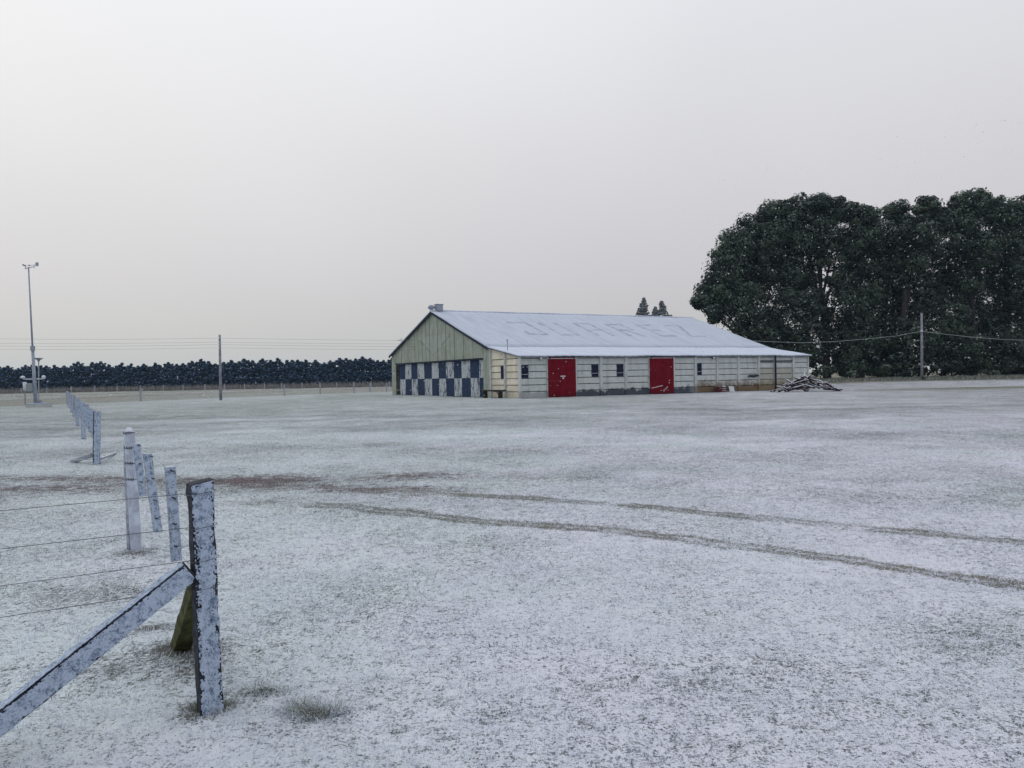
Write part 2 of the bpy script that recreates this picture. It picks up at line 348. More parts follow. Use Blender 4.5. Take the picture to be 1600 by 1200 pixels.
# one sheet: rings round the viewer, dense where the photograph looks, out to the horizon
ang = np.concatenate([np.linspace(-52, 52, 760, endpoint=False), np.linspace(52, 308, 90, endpoint=False)])*math.pi/180
rr = [0.01, 0.4, 1.0, 1.8]
r_ = 2.3
while r_ < 1500:
    rr.append(r_); r_ *= 1.0065 if r_ < 26 else (1.012 if r_ < 110 else 1.05)
rr = np.array(rr); na, nr_ = len(ang), len(rr)
A2, R2 = np.meshgrid(ang, rr); X = (np.sin(A2)*R2).ravel(); Y = (np.cos(A2)*R2).ravel()
Z = gz(X, Y); sn, md, ol = ground_attrs(X, Y)
i, j = np.meshgrid(np.arange(nr_-1), np.arange(na), indexing='ij'); j2 = (j+1) % na
F = np.stack([i*na+j, i*na+j2, (i+1)*na+j2, (i+1)*na+j], -1).reshape(-1, 4)
cv = len(X)
V = np.stack([X, Y, Z], -1)
# hub: close the small hole under the viewer with quads folded onto the centre ring
V = np.vstack([V, [[0, 0, float(gz(np.array([0.]), np.array([0.]))[0])]]])
hub = np.array([[cv, (k+1) % na, k, k] for k in range(0)], dtype=int).reshape(0, 4)
sn, md, ol = (np.append(q, q[0]) for q in (sn, md, ol))
gr = npmesh('ground', V, F[:, ::-1], MAT['ground'], attrs={'snow': sn, 'mud': md, 'olive': ol}, smooth=True)
tag(gr, kind='structure')

# grass blades poking through the thin snow (nobody could count them)
def blades(x, y, L, wdt, lean, az, tint, twist=None):
    n = len(x); z = gz(x, y)-0.004
    dx, dy = np.sin(az), np.cos(az); sx, sy = np.cos(az)*wdt/2, -np.sin(az)*wdt/2
    ax, az_ = L*np.sin(lean*0.6)*0.55, L*np.cos(lean*0.6)*0.55
    bx, bz = ax+L*np.sin(lean*1.3)*0.5, az_+L*np.cos(lean*1.3)*0.5
    P = np.empty((n, 5, 3))
    P[:, 0] = np.stack([x-sx, y-sy, z], -1); P[:, 1] = np.stack([x+sx, y+sy, z], -1)
    P[:, 2] = np.stack([x+dx*ax+sx*.8, y+dy*ax+sy*.8, z+az_], -1); P[:, 3] = np.stack([x+dx*ax-sx*.8, y+dy*ax-sy*.8, z+az_], -1)
    P[:, 4] = np.stack([x+dx*bx, y+dy*bx, z+np.maximum(bz, 0.004)], -1)
    b = (np.arange(n)*5)[:, None]
    T = np.concatenate([b+np.array([[0, 1, 2]]), b+np.array([[0, 2, 3]]), b+np.array([[3, 2, 4]])])
    return P.reshape(-1, 3), T, np.repeat(tint, 5)
def scatter(r0, r1, dens):
    a0 = R(42); n = int(a0*(r1*r1-r0*r0)*dens)
    r = np.sqrt(rng.uniform(r0*r0, r1*r1, n)); a = rng.uniform(-a0, a0, n); return np.sin(a)*r, np.cos(a)*r
xs, ys, Ls, ws = [], [], [], []; TUFTS = []
for r0, r1, dn, l, w_ in ((2.4, 4.5, 5200, .027, .0024), (4.5, 7, 3000, .030, .0028), (7, 11, 1100, .034, .004), (11, 17, 330, .038, .0055), (17, 27, 110, .045, .008)):
    x, y = scatter(r0, r1, dn)
    pz = vnoise(x/0.09, y/0.09, 51)*0.5+vnoise(x/0.5, y/0.5, 52)*0.5
    k = rng.random(len(x)) < 0.35+0.9*sstep(0.3, 0.7, pz); x, y = x[k], y[k]
    xs.append(x); ys.append(y); Ls.append(l*rng.uniform(0.55, 1.45, len(x))); ws.append(w_*rng.uniform(0.7, 1.3, len(x)))
# longer tufts
for c, n, rad, l in ((gp(487, 1112), 300, .075, .095), (gp(468, 1104), 120, .06, .075), (gp(505, 1120), 90, .05, .08), (gp(415, 1078), 110, .07, .07), (gp(525, 1108), 80, .05, .07), (gp(355, 878), 120, .10, .05), (gp(180, 920), 150, .16, .045), (gp(110, 1075), 160, .22, .05), (gp(590, 1060), 50, .04, .05), (gp(318, 1108), 90, .05, .06), (gp(350, 1112), 60, .05, .05)):
    TUFTS.append((c, rad)); xs.append(c[0]+rng.normal(0, rad, n)); ys.append(c[1]+rng.normal(0, rad*.7, n)); Ls.append(l*rng.uniform(.6, 1.3, n)); ws.append(np.full(n, .0034))
x = np.concatenate(xs); y = np.concatenate(ys); L = np.concatenate(Ls); w_ = np.concatenate(ws)
sA, mA, oA = ground_attrs(x, y)
tint = np.clip(rng.random(len(x))*0.75 + (sA-0.55)*0.9 + 0.46 + (vnoise(x/0.3, y/0.3, 61)-.5)*0.5 - 0.6*mA, 0, 1)
nt = len(x)-sum(0 for _ in TUFTS); tf = np.zeros(len(x))
for c, rad in TUFTS: tf = np.maximum(tf, blob(x, y, c, (rad*1.6, rad*1.3)))
azr = np.zeros(len(x)); lr = np.zeros(len(x))
for c, rad in TUFTS:
    k_ = (blob(x, y, c, (rad*2, rad*2)) > .05) & (L > .04); azr = np.where(k_, np.arctan2(x-c[0], y-c[1]), azr); lr = np.where(k_, 1, lr)
tint = np.clip(tint-(L > .045)*tf*(.25+.5*rng.random(len(x))), 0, 1)
lean = rng.uniform(0.5, 1.25, len(x))+.25*lr; az = np.where(lr > 0, azr+rng.normal(0, .7, len(x)), rng.normal(0.9, 1.5, len(x)))
PV, PF, PT = blades(x, y, L, w_, lean, az, tint)
tag(npmesh('grass', PV, PF, MAT['blade'], attrs={'tint': PT}), kind='stuff')

# ------------------------------------------------------------------ the barn
TH = R(60.773); BX, BY = 0.618, 61.554
VA, WID, LEN, HA, HE, HR = 5.328, 22.616, 32.535, 3.382, 4.336, 8.156
MID, ALL = VA+WID/2, VA+WID
barn = thing('barn', (BX, BY, 0), 'long concrete plank barn with snowy roof, chequered front doors and two red side doors', 'barn', rz=math.pi/2-TH)
def rz_(v): return HE+(HR-HE)*(1-abs(v-MID)/(WID/2)) if v >= VA else HA+(HE-HA)*v/VA
m = NT('gable_sheeting'); o = m.pos(True); ox, oy, oz = m.xyz(o)
c = m.mix(m.ss(m.noise(1.3, 5, o, .65), .3, .7), (0.24, 0.275, 0.23), (0.345, 0.38, 0.335))
c = m.mix(m.ss(m.noise(1.7, 5, o, .65, 0, (1, 1, .14)), .5, .72, 0, .6), c, (0.15, 0.17, 0.12))
sheet = m.n('TexWhiteNoise', {'Vector': m.n('CombineXYZ', {0: m.math('FLOOR', m.math('DIVIDE', oy, 0.94))}).outputs[0]}, noise_dimensions='3D').outputs[0]
c = m.mix(m.math('MULTIPLY', sheet, 0.28), c, (0.42, 0.44, 0.38))
dv = m.math('DIVIDE', m.math('ABSOLUTE', m.math('SUBTRACT', oy, 16.6)), 4.0)      # faded painted triangle
tri = m.math('MULTIPLY', m.ss(m.math('SUBTRACT', oz, m.math('MULTIPLY_ADD', dv, 1.9, 3.9)), 0, .12), m.ss(oz, 5.72, 5.84, 1, 0))
c = m.mix(m.math('MULTIPLY', tri, m.ss(m.noise(2.4, 4, o), .3, .6, .12, .50)), c, (0.36, 0.40, 0.40))
edge = m.math('ABSOLUTE', m.math('SUBTRACT', m.math('SUBTRACT', oz, m.math('MULTIPLY_ADD', dv, 1.9, 3.9)), 0.0))
c = m.mix(m.math('MULTIPLY', m.math('MULTIPLY', m.ss(edge, .03, .16, 1, 0), m.ss(oz, 5.7, 5.8, 1, 0)), m.ss(m.noise(1.1, 3, o), .45, .62, 0, .7)), c, (0.16, 0.18, 0.17))
m.color(c).rough(.85).bump(m.noise(12, 3, o), .005); MAT['sheet'] = m.mat
MAT['wall'] = concrete_planks('concrete_plank_wall', (0.50, 0.54, 0.54), (0.62, 0.66, 0.665), (0.035, 0.045, 0.065, 1.0), 1.0)
MAT['cream'] = concrete_planks('cream_plank_wall', (0.60, 0.565, 0.45), (0.74, 0.70, 0.60), (0.25, 0.22, 0.15, 0.7), 0.0)
MAT['pil'] = simple('concrete_pillar', (0.44, 0.46, 0.46), .9, .15, 3)
MAT['fascia'] = simple('dark_fascia', (0.018, 0.022, 0.04), .7, .4, 3)
MAT['dark'] = simple('dark_interior', (0.012, 0.012, 0.016), .9, .2)
def roof_mat(name, base, bare, bareamt):
    m = NT(name); o = m.pos(True)
    n = m.noise(1.3, 4, o, .6); st = m.noise(1.0, 4, o, .65, 0, (3.2, .25, .25)); fi = m.noise(9, 4, o)
    c = m.mix(m.ss(m.math('ADD', m.math('MULTIPLY', st, .7), m.math('MULTIPLY', fi, .3)), .42, .68, 0, bareamt), base, bare)
    c = m.mix(m.ss(n, .5, .7, 0, .35), c, tuple(min(1, q*1.1) for q in base))
    x, y, z = m.xyz(o)
    rib = m.math('SINE', m.math('MULTIPLY', x, 2*math.pi/0.76))
    seam = m.ss(m.math('ABSOLUTE', m.math('SUBTRACT', m.math('MODULO', m.math('ADD', m.math('DIVIDE', x, 1.52), m.math('MULTIPLY', n, .02)), 1.0), .5)), .0, .022, 1, 0)
    c = m.mix(m.math('MULTIPLY', seam, m.ss(m.noise(.55, 2, o, .5, 0, (1, 1, 3)), .5, .62, 0, .30)), c, bare)
    m.color(c).rough(.85).bump(m.math('ADD', m.math('MULTIPLY', rib, .25), m.math('MULTIPLY', fi, .6)), .02); return m.mat
MAT['roof'] = roof_mat('snowy_main_roof', (0.51, 0.565, 0.665), (0.33, 0.385, 0.49), .55)
MAT['roof2'] = roof_mat('snowy_lean_to_roof', (0.585, 0.64, 0.76), (0.30, 0.34, 0.42), .35)
m = NT('red_door_paint'); o = m.pos(True)
c = m.mix(m.ss(m.noise(2.2, 4, o, .6), .3, .7), (0.128, 0.003, 0.010), (0.172, 0.005, 0.015))
c = m.mix(m.ss(m.noise(16, 5, o, .7), .66, .74, 0, .5), c, (.30, .16, .17)); 
c = m.mix(m.ss(m.math('ADD', m.xyz(o)[2], m.math('MULTIPLY', m.noise(3, 3, o), .5)), .25, .7, .55, 0), c, (.06, .008, .014))
m.color(c).rough(.8); m.b.inputs['Specular IOR Level'].default_value = .08; MAT['red'] = m.mat
MAT['pink'] = simple('faded_red_header', (0.23, 0.08, 0.10), .8, .3, 4)
MAT['navy'] = simple('navy_door_paint', (0.022, 0.040, 0.085), .8, .35, 5)
m = NT('peeling_white_paint'); o = m.pos(True); z = m.xyz(o)[2]
pe = m.math('ADD', m.noise(2.6, 5, o, .7, .3, (1, 1.6, .45)), m.math('MULTIPLY', m.ss(z, 0.0, 2.2, 1, 0), .03))
m.color(m.mix(m.ss(pe, .53, .58), m.mix(m.ss(m.noise(5, 3, o), .3, .7), (.35, .39, .42), (.48, .52, .55)), (.06, .08, .12))).rough(.8); MAT['peel'] = m.mat
MAT['glass'] = simple('dark_window_glass', (0.012, 0.016, 0.05), .15, .3, 5)
MAT['frame'] = simple('window_frame', (0.05, 0.055, 0.09), .6, .3, 5)
MAT['white'] = simple('white_panel', (0.62, 0.66, 0.70), .7, .08, 4)
MAT['bench'] = simple('old_bench_timber', (0.045, 0.04, 0.035), .9, .4, 6, snow=.55)
MAT['rust'] = simple('rusty_red', (0.10, 0.028, 0.025), .9, .4, 6, snow=.5)

# concrete plank walls: post-and-plank bays
def plank_wall(mb, ax, a0, a1, plane, out_, top, holes=(), zmax=None):
    """ax 0: wall along x at y=plane; ax 1: along y at x=plane. out_: -1/+1 side that looks out"""
    k = 0; z = 0.0
    while z < 8.2:
        z1 = z+0.523; zt = min(z1-0.035, top)
        if z >= top-0.05: break
        segs = [(a0, a1)]
        for h0, h1, hz0, hz1 in holes:
            if zt > hz0+0.03 and z < hz1-0.03:
                ns = []
                for s0, s1 in segs:
                    if h1 <= s0 or h0 >= s1: ns.append((s0, s1)); continue
                    if h0 > s0: ns.append((s0, h0))
                    if h1 < s1: ns.append((h1, s1))
                segs = ns
        for s0, s1 in segs:
            p = [(plane+out_*0.035, z+.012), (plane+out_*0.05, z+0.05), (plane+out_*0.012, zt-.01), (plane, zt), (plane-out_*0.05, zt), (plane-out_*0.05, z+.012)]
            if ax == 0: mb.prism([(q[0], q[1]) for q in p], 0, s0, s1)
            else: mb.prism([(q[0], q[1]) for q in p], 1, s0, s1)
        z = z1
bays = [0, 2.6, 5.2, 7.75, 10.3, 12.85, 15.45, 18.0, 20.6, 23.2, 25.8, 27.9, 30.4, LEN]
wins = [(0.12, .82), (6.8, 7.5), (9.35, 10.06), (18.15, 18.75)]
holes = [(a, b, 1.57, 2.6) for a, b in wins]+[(2.5, 5.2, -1, 3.3), (12.75, 15.4, -1, 3.3)]
mb = MB(); plank_wall(mb, 0, 0.05, LEN-.05, 0.10, -1, HA-.12, holes)
mb.build('plank_wall', MAT['wall'], barn)
MB().box((0.06, 0.16, -0.3), (LEN-.06, 0.24, HA-.2)).build('inner_wall', MAT['dark'], barn)
mb = MB(); plank_wall(mb, 1, 0.12, VA-.35, 0.10, -1, 3.30, [(2.5, 3.2, 1.57, 2.6)])
# sloping top planks of the cream end wall
mb.prism([(0.12, 3.18), (VA-.35, 3.18), (VA-.35, rz_(VA-.35)-.10), (0.12, rz_(.12)-.10)], 0, 0.07, 0.13)
o = mb.build('plank_wall', MAT['cream'], barn); tag(o, 'cream coloured plank end wall beside the gable')
mb = MB(); plank_wall(mb, 1, 0.12, ALL-.1, LEN-.1, 1, 3.2); mb.prism([(.1, 3.2), (ALL-.1, 3.2), (ALL-.1, HE-.05), (MID, HR-.1), (VA, HE-.1), (.1, HA-.12)], 0, LEN-.15, LEN-.07); mb.build('far_end_wall', MAT['wall'], barn)
mb = MB(); plank_wall(mb, 0, 0.05, LEN-.1, ALL-.08, 1, HE-.1); mb.build('back_wall', MAT['wall'], barn)
for i, u in enumerate(bays):
    w2 = .13
    MB().box((u-w2 if i else -.02, -.035, -.3), (u+w2 if i < len(bays)-1 else LEN+.0, .22, HA-.10)).build('pillar', MAT['wall'], barn, bevel=.02)
for v in (2.42, VA-.42):
    MB().box((-.035, v-.12, -.3), (.2, v+.12, rz_(v)-.12)).build('pillar', MAT['pil'], barn, bevel=.02)
for a, b in wins:
    f = MB()
    for q in ((a, a+.06, 1.57, 2.6), (b-.06, b, 1.57, 2.6), (a+.06, b-.06, 1.57, 1.63), (a+.06, b-.06, 2.54, 2.6), (a+.06, b-.06, 1.86, 1.89), (a+.06, b-.06, 2.2, 2.225), ((a+b)/2-.012, (a+b)/2+.012, 1.63, 1.86), ((a+b)/2-.012, (a+b)/2+.012, 1.89, 2.2), ((a+b)/2-.012, (a+b)/2+.012, 2.225, 2.54)):
        f.box((q[0], .045, q[2]), (q[1], .11, q[3]))
    w = f.build('window', MAT['frame'], barn)
    MB().box((a+.03, .115, 1.6), (b-.03, .125, 2.57)).build('pane', MAT['glass'], w)
    MB().box((a+.06, .03, 1.86), (b-.06, .044, 1.885)).build('sill_bar', MAT['white'], w)
f = MB(); f.box((.045, 2.54, 1.57), (.11, 2.6, 2.6)); f.box((.045, 3.12, 1.57), (.11, 3.18, 2.6)); f.box((.045, 2.6, 1.57), (.11, 3.12, 1.63)); f.box((.045, 2.6, 2.54), (.11, 3.12, 2.6)); f.box((.045, 2.6, 2.05), (.11, 3.12, 2.08))
w = f.build('window', MAT['frame'], barn); MB().box((.115, 2.57, 1.6), (.125, 3.15, 2.57)).build('pane', MAT['glass'], w)

# gable sheeting, in upright sheets with cover strips
mb = MB(); v = 4.95; k = 0; OP0, OP1, OPZ = 6.25, 26.72, 3.36
edges = [4.95, 5.6, OP0]+list(np.arange(OP0+.94, OP1-.3, .94))+[OP1, 27.3, ALL]
for e0, e1 in zip(edges[:-1], edges[1:]):
    zb = OPZ if (e0 >= OP0-.01 and e1 <= OP1+.01) else -.3
    x0 = 0.02+(k % 2)*.012; k += 1
    pts = [(e0, zb), (e1, zb), (e1, rz_(max(e1, VA))-.06)]
    if e0 < MID < e1: pts.append((MID, HR-.06))
    pts.append((e0, rz_(max(e0, VA))-.06))
    mb.prism(pts, 0, x0, x0+.08)
    if k > 1: mb.prism([(e0-.03, zb), (e0+.03, zb), (e0+.03, rz_(max(e0, VA))-.09), (e0-.03, rz_(max(e0, VA))-.09)], 0, x0-.025, x0-.003)
mb.build('gable_wall', MAT['sheet'], barn)
MB().box((-.03, OP0-.05, OPZ-.14), (.015, OP1+.05, OPZ-.002)).build('door_header', MAT['fascia'], barn)
MB().box((.9, OP0-.4, -.2), (.96, OP1+.4, OPZ+.6)).build('dark_interior', MAT['dark'], barn)  # near-black sheet stands in for the shade behind the doors
# chequered folding doors: leaf by leaf, each with an upper and a lower square
cols = [6.32, 7.26, 8.98, 10.74, 12.36, 14.1, 15.77, 17.42, 19.26, 20.99, 22.66, 24.34, 25.95]
for i, (v0, v1) in enumerate(zip(cols[:-1], cols[1:])):
    z0 = 0.03; off = .02 if i % 2 else 0.0; upper_white = (i % 2 == 0)
    leaf = MB(); leaf.box((.17+off, v0+.008, z0), (.20+off, v1-.008, OPZ-.16)); lf = leaf.build('door_leaf', MAT['navy'], barn)
    for q, (za, zb) in enumerate(((z0, 1.66), (1.675, OPZ-.16))):
        mt = MAT['peel'] if (q == 1) == upper_white else MAT['navy']
        p = MB(); n = 6; dv_ = (v1-v0-.02)/n
        for t in range(n): p.box((.146+off+(t % 2)*.004, v0+.01+t*dv_, za), (.168+off, v0+.01+(t+1)*dv_-.008, zb))
        p.build('painted_square', mt, lf)
# roofs
def slab(mb, v0, z0, v1, z1, x0, x1, th=.07):
    L_ = math.hypot(v1-v0, z1-z0); nx, nz_ = -(z1-z0)/L_*th, (v1-v0)/L_*th
    if nz_ < 0: nx, nz_ = -nx, -nz_
    mb.prism([(v0, z0), (v1, z1), (v1+nx, z1+nz_), (v0+nx, z0+nz_)], 0, x0, x1)
sl_ = (HR-HE)/(WID/2)
def roof_sheet(name, v0, z0, v1, z1, x0, x1, mat, nx=130, ny=14, amp=.03):
    gx, gt = np.meshgrid(np.linspace(x0, x1, nx), np.linspace(0, 1, ny))
    yy = v0+(v1-v0)*gt; zz = z0+(z1-z0)*gt+amp*(vnoise(gx/2.1, yy/1.7, 71)-.5)*2+.012*np.sin(gx*2*math.pi/.76)
    top = np.stack([gx, yy, zz], -1).reshape(-1, 3); bot = top-np.array([0, 0, .09])
    i, j = np.meshgrid(np.arange(ny-1), np.arange(nx-1), indexing='ij')
    Ft = np.stack([i*nx+j, i*nx+j+1, (i+1)*nx+j+1, (i+1)*nx+j], -1).reshape(-1, 4); N = nx*ny
    rim = [k for k in range(nx)]+[k*nx+nx-1 for k in range(1, ny)]+[(ny-1)*nx+k for k in range(nx-2, -1, -1)]+[k*nx for k in range(ny-2, 0, -1)]
    Fr = np.array([[a, a+N, b+N, b] for a, b in zip(rim, rim[1:]+rim[:1])])
    return npmesh(name, np.vstack([top, bot]), np.vstack([Ft, Ft[:, ::-1]+N, Fr]), mat, barn)
o = roof_sheet('roof', VA-.25, HE-.25*sl_+.04, MID, HR+.06, -.22, LEN+.15, MAT['roof'])
o = roof_sheet('roof', ALL+.3, HE-.3*sl_+.04, MID+.001, HR+.06, -.22, LEN+.15, MAT['roof'])
o = roof_sheet('lean_to_roof', -.30, HA-.04, VA-.06, HE-.05, -.16, LEN+.15, MAT['roof2'], amp=.035)
rd = MB(); rd.tube([(x_, MID, HR+.05+.012*math.sin(x_*1.1)) for x_ in np.linspace(-.24, LEN+.16, 40)], .11, 8, squash=.7); rd.build('ridge_cap', MAT['roof2'], barn, smooth=True)
for (va_, za_, vb_, zb_) in ((VA-.22, HE-.22*sl_, MID, HR), (ALL+.28, HE-.28*sl_, MID, HR)):
    mb = MB(); mb.prism([(va_, za_-.26), (vb_, zb_-.27), (vb_, zb_-.045), (va_, za_-.06)], 0, -.20, -.13); mb.build('bargeboard', MAT['fascia'], barn)
mb = MB(); mb.prism([(-.24, HA-.16), (VA-.3, HE-.22), (VA-.3, HE-.145), (-.24, HA-.115)], 0, -.14, -.10); mb.build('bargeboard', MAT['fascia'], barn)
MB().box((0, -.10, HA-.15), (LEN, -.06, HA-.085)).build('eaves_board', MAT['fascia'], barn)
# roof letters showing through the snow
m = NT('letters_under_snow'); o = m.pos(); 
tr = m.n('BsdfTransparent'); mx = m.n('MixShader')
m.color((0.33, 0.38, 0.49)); m.set(mx.inputs[0], m.ss(m.noise(1.1, 4, o, .65), .34, .66, .06, .46))
m.t.links.new(tr.outputs[0], mx.inputs[1]); m.t.links.new(m.b.outputs[0], mx.inputs[2]); m.t.links.new(mx.outputs[0], m.out.inputs[0])
MAT['letters'] = m.mat
ang_s = math.atan(sl_)
t_ = .36; W2 = 2.15       # JUAREZ in square block capitals; (x0, z0, x1, z1[, shear]) strokes in a 2.15 x 1 box, butted end to end
H_ = 4.7; b_ = t_/H_*1.15
GL = {'J': [(0, 1-b_, W2, 1), (W2-t_, b_, W2, 1-b_), (t_, 0, W2-.0, b_), (0, 0, t_, .30)],
      'U': [(0, b_, t_, 1), (W2-t_, b_, W2, 1), (0, 0, W2, b_)],
      'A': [(0, 0, t_, 1-b_), (W2-t_, 0, W2, 1-b_), (0, 1-b_, W2, 1), (t_, .40, W2-t_, .40+b_)],
      'R': [(0, 0, t_, 1), (t_, 1-b_, W2, 1), (W2-t_, .45+b_, W2, 1-b_), (t_, .45, W2, .45+b_), (1.0, 0, 1.0+t_*1.2, .45, W2-t_*1.2, 0)],
      'E': [(0, 0, t_, 1), (t_, 1-b_, W2, 1), (t_, .46, W2*.8, .46+b_), (t_, 0, W2, b_)],
      'Z': [(0, 1-b_, W2, 1), (0, 0, W2, b_), (0, b_, t_*1.3, 1-b_, 0, W2-t_*1.3)]}
for ch, u0 in zip('JUAREZ', (6.0, 9.4, 13.5, 17.4, 21.3, 25.3)):
    mb = MB()
    for st in GL[ch]:
        x0, z0, x1, z1 = st[:4]; s0, s1 = (st[4], st[5]) if len(st) > 4 else (0, 0)
        if len(st) > 4 and ch == 'R': q = [(s0, z0), (s0+x1-x0, z0), (x1-.2, z1), (x0-.2, z1)]
        elif len(st) > 4: q = [(x0, z0), (x1, z0), (x1+s1, z1), (x0+s1, z1)]
        else: q = [(x0, z0), (x1, z0), (x1, z1), (x0, z1)]
        P = [(u0+a, 8.55+h_*H_*math.cos(ang_s)) for a, h_ in q]
        mb.add([(a, v_, HE+(v_-VA)*sl_+.04+.052) for a, v_ in P], [(0, 1, 2, 3)])
    mb.build('letter', MAT['letters'], barn)
# sliding red doors with rail, header and little white plates
for k, (d0, d1, rail) in enumerate(((2.55, 5.16, 7.72), (12.76, 15.38, 17.96))):
    p = MB(); n = 9; w_1 = (d1-d0)/n
    for t in range(n): p.box((d0+t*w_1, -.115+(t % 2)*.006, .02), (d0+(t+1)*w_1-.012, -.06, 3.07))
    p.box((d0+.01, -.058, .03), (d1-.02, -.04, 3.06))
    d = p.build('sliding_door', MAT['red'], barn)
    MB().box((d0-.03, -.125, 3.072), (d1+.03, -.03, 3.11)).build('snow_ledge', MAT['white'], d)
    MB().box((d0+.08, -.07, 3.115), (d1-.15, -.045, 3.27)).build('door_header', MAT['pink'], barn)
    r_b = MB(); r_b.box((d0+.02, -.095, 3.20), (rail, -.072, 3.262)); 
    for q in (d0+.1, d1-.2): r_b.box((q, -.15, 3.08), (q+.09, -.096, 3.25))
    r_b.build('door_rail', MAT['fascia'], barn)
    MB().box((d0-.12, -.10, 1.45), (d0-.015, -.05, 1.50)).build('latch', MAT['fascia'], barn)
    if k == 0:
        MB().box((d0+1.12, -.13, 1.64), (d0+1.60, -.117, 1.72)).build('sign_plate', MAT['white'], d)
        MB().lathe([(.01, -.075), (.075, -.05), (.085, 0), (.06, .06), (.01, .07)], (d0+1.37, -.125, 1.52), 8).build('sign_plate', MAT['white'], d)
        MB().beam((d0+.05, -.122, 1.30), (d0+.95, -.122, 1.31), .008, .022).build('scratch', MAT['pink'], d)
    else:
        MB().beam((d0+.12, -.122, .52), (d0+1.35, -.122, .72), .008, .05).build('scratch', MAT['white'], d)
        p = MB(); a0 = Vector((d0+1.45, -.13, .2)); a1 = Vector((d0+1.9, -.13, .55)); pr = Vector((-.06, 0, .08))
        p.beam(a0, a1, .02, .02); p.beam(a0+pr, a1+pr, .02, .02); p.beam(a0, a0+pr, .02, .02); p.beam(a1, a1+pr, .02, .02); p.build('loose_slat', MAT['white'], d)
for u, z in ((1.85, 3.12), (20.0, 3.10)):
    p = MB(); p.box((u-.11, -.20, z-.12), (u+.13, -.05, z+.12)); l_ = p.build('wall_lamp', MAT['box_grey'], barn, bevel=.01)
    MB().box((u-.07, -.215, z-.08), (u+.09, -.202, z+.05)).build('lamp_glass', MAT['white'], l_)
MB().box((27.80, -.13, 0), (27.95, -.04, HA-.12)).build('downpipe', MAT['fascia'], barn)
MB().box((25.85, -.03, 2.70), (27.75, .05, 2.82)).build('wall_beam', MAT['fascia'], barn)
MB().box((28.05, -.03, 2.70), (30.3, .05, 2.80)).build('wall_beam', MAT['fascia'], barn)
p = MB()
for q in range(7): p.tube([(24.3+q*.19, .0, 1.30+.1*random.random()), (24.42+q*.19, -.1, 1.42+.1*random.random()), (24.6+q*.19, -.02, 1.25+.12*random.random())], .05, 6)
p.build('wall_hole_rubble', MAT['post_dark'], barn)
# roof fittings
p = MB(); p.box((.35, MID-.3, HR), (1.0, MID+.3, HR+.62)); p.box((.30, MID-.35, HR+.621), (1.05, MID+.35, HR+.68)); p.build('box_vent', MAT['galv'], barn, bevel=.02)
MB().lathe([(.12, 0), (.14, .16), (.28, .24), (.33, .36), (.30, .48), (.18, .58), (.03, .61)], (-.02, MID+.22, HR), 14).build('ball_vent', MAT['galv'], barn, smooth=True)
p = MB(); p.tube([(.3, 2.45, 3.7), (.3, 2.45, 4.66)], .03, 8); p.lathe([(.09, 0), (.07, .05), (.01, .10)], (.3, 2.45, 4.64), 8); p.build('flue_pipe', MAT['pole'], barn)
p = MB(); zz = rz_(24.6); p.tube([(-.1, 24.6, zz), (-.1, 24.6, zz+.5)], .02, 6); p.tube([(-.1, 24.3, zz+.33), (-.1, 26.0, zz+.33)], .018, 6); p.tube([(-.1, 25.0, zz+.2), (-.1, 25.0, zz+.42)], .018, 6); p.tube([(-.1, 25.4, zz+.24), (-.1, 25.4, zz+.42)], .018, 6); p.build('aerial', MAT['pole'], barn)

def bl(u, v, z=0):   # barn coordinates to world
    return Vector((BX+math.sin(TH)*u-math.cos(TH)*v, BY+math.cos(TH)*u+math.sin(TH)*v, z))
# bench at the cream end wall
b = thing('bench', bl(-.75, 3.0), 'low dark wooden bench with snow on its seat in front of the cream wall', 'bench', rz=math.pi/2-TH)
MB().box((-.22, -1.75, .56), (.22, 1.75, .70)).build('seat', MAT['bench'], b, bevel=.01)
for yy in (-1.15, 1.45): MB().box((-.17, yy-.09, -.02), (.17, yy+.09, .555)).build('leg', MAT['bench'], b, bevel=.01)
MB().beam((0, -1.05, .2), (0, -.35, .60), .05, .05).build('brace', MAT['bench'], b)
# rubbish by the long wall
p = MB(); p.beam((0, 0, .0), (0, .18, .50), .62, .02); o = p.build('white_board', MAT['white'], None); o.location = bl(22.0, -.35); o.rotation_euler = (0, R(5), math.pi/2-TH)
tag(o, 'white board leaning against the long wall, nearer the wood pile', 'board', 'boards leaning on the barn')
p = MB(); p.beam((0, 0, .0), (0, .12, .56), .50, .02); o = p.build('white_board', MAT['galv_pale'], None); o.location = bl(21.1, -.28); o.rotation_euler = (0, 0, math.pi/2-TH)
tag(o, 'upright grey board between the rusty crate and the white board', 'board', 'boards leaning on the barn')
c_ = thing('crate', bl(20.25, -.6), 'rusty red slatted crate of scraps at the foot of the barn wall', 'crate', rz=math.pi/2-TH)
p = MB()
for z in (.02, .18, .34):
    p.box((-.5, -.3, z), (.5, -.27, z+.11)); p.box((-.5, .27, z), (.5, .3, z+.11)); p.box((-.5, -.268, z), (-.47, .268, z+.11)); p.box((.47, -.268, z), (.5, .268, z+.11))
p.build('slats', MAT['rust'], c_)
p = MB()
for q in range(9): p.tube([(random.uniform(-.4, .3), random.uniform(-.2, .2), random.uniform(.1, .3)), (random.uniform(-.3, .4), random.uniform(-.2, .2), random.uniform(.3, .55))], .035, 6)
p.build('scraps', MAT['log'], c_)

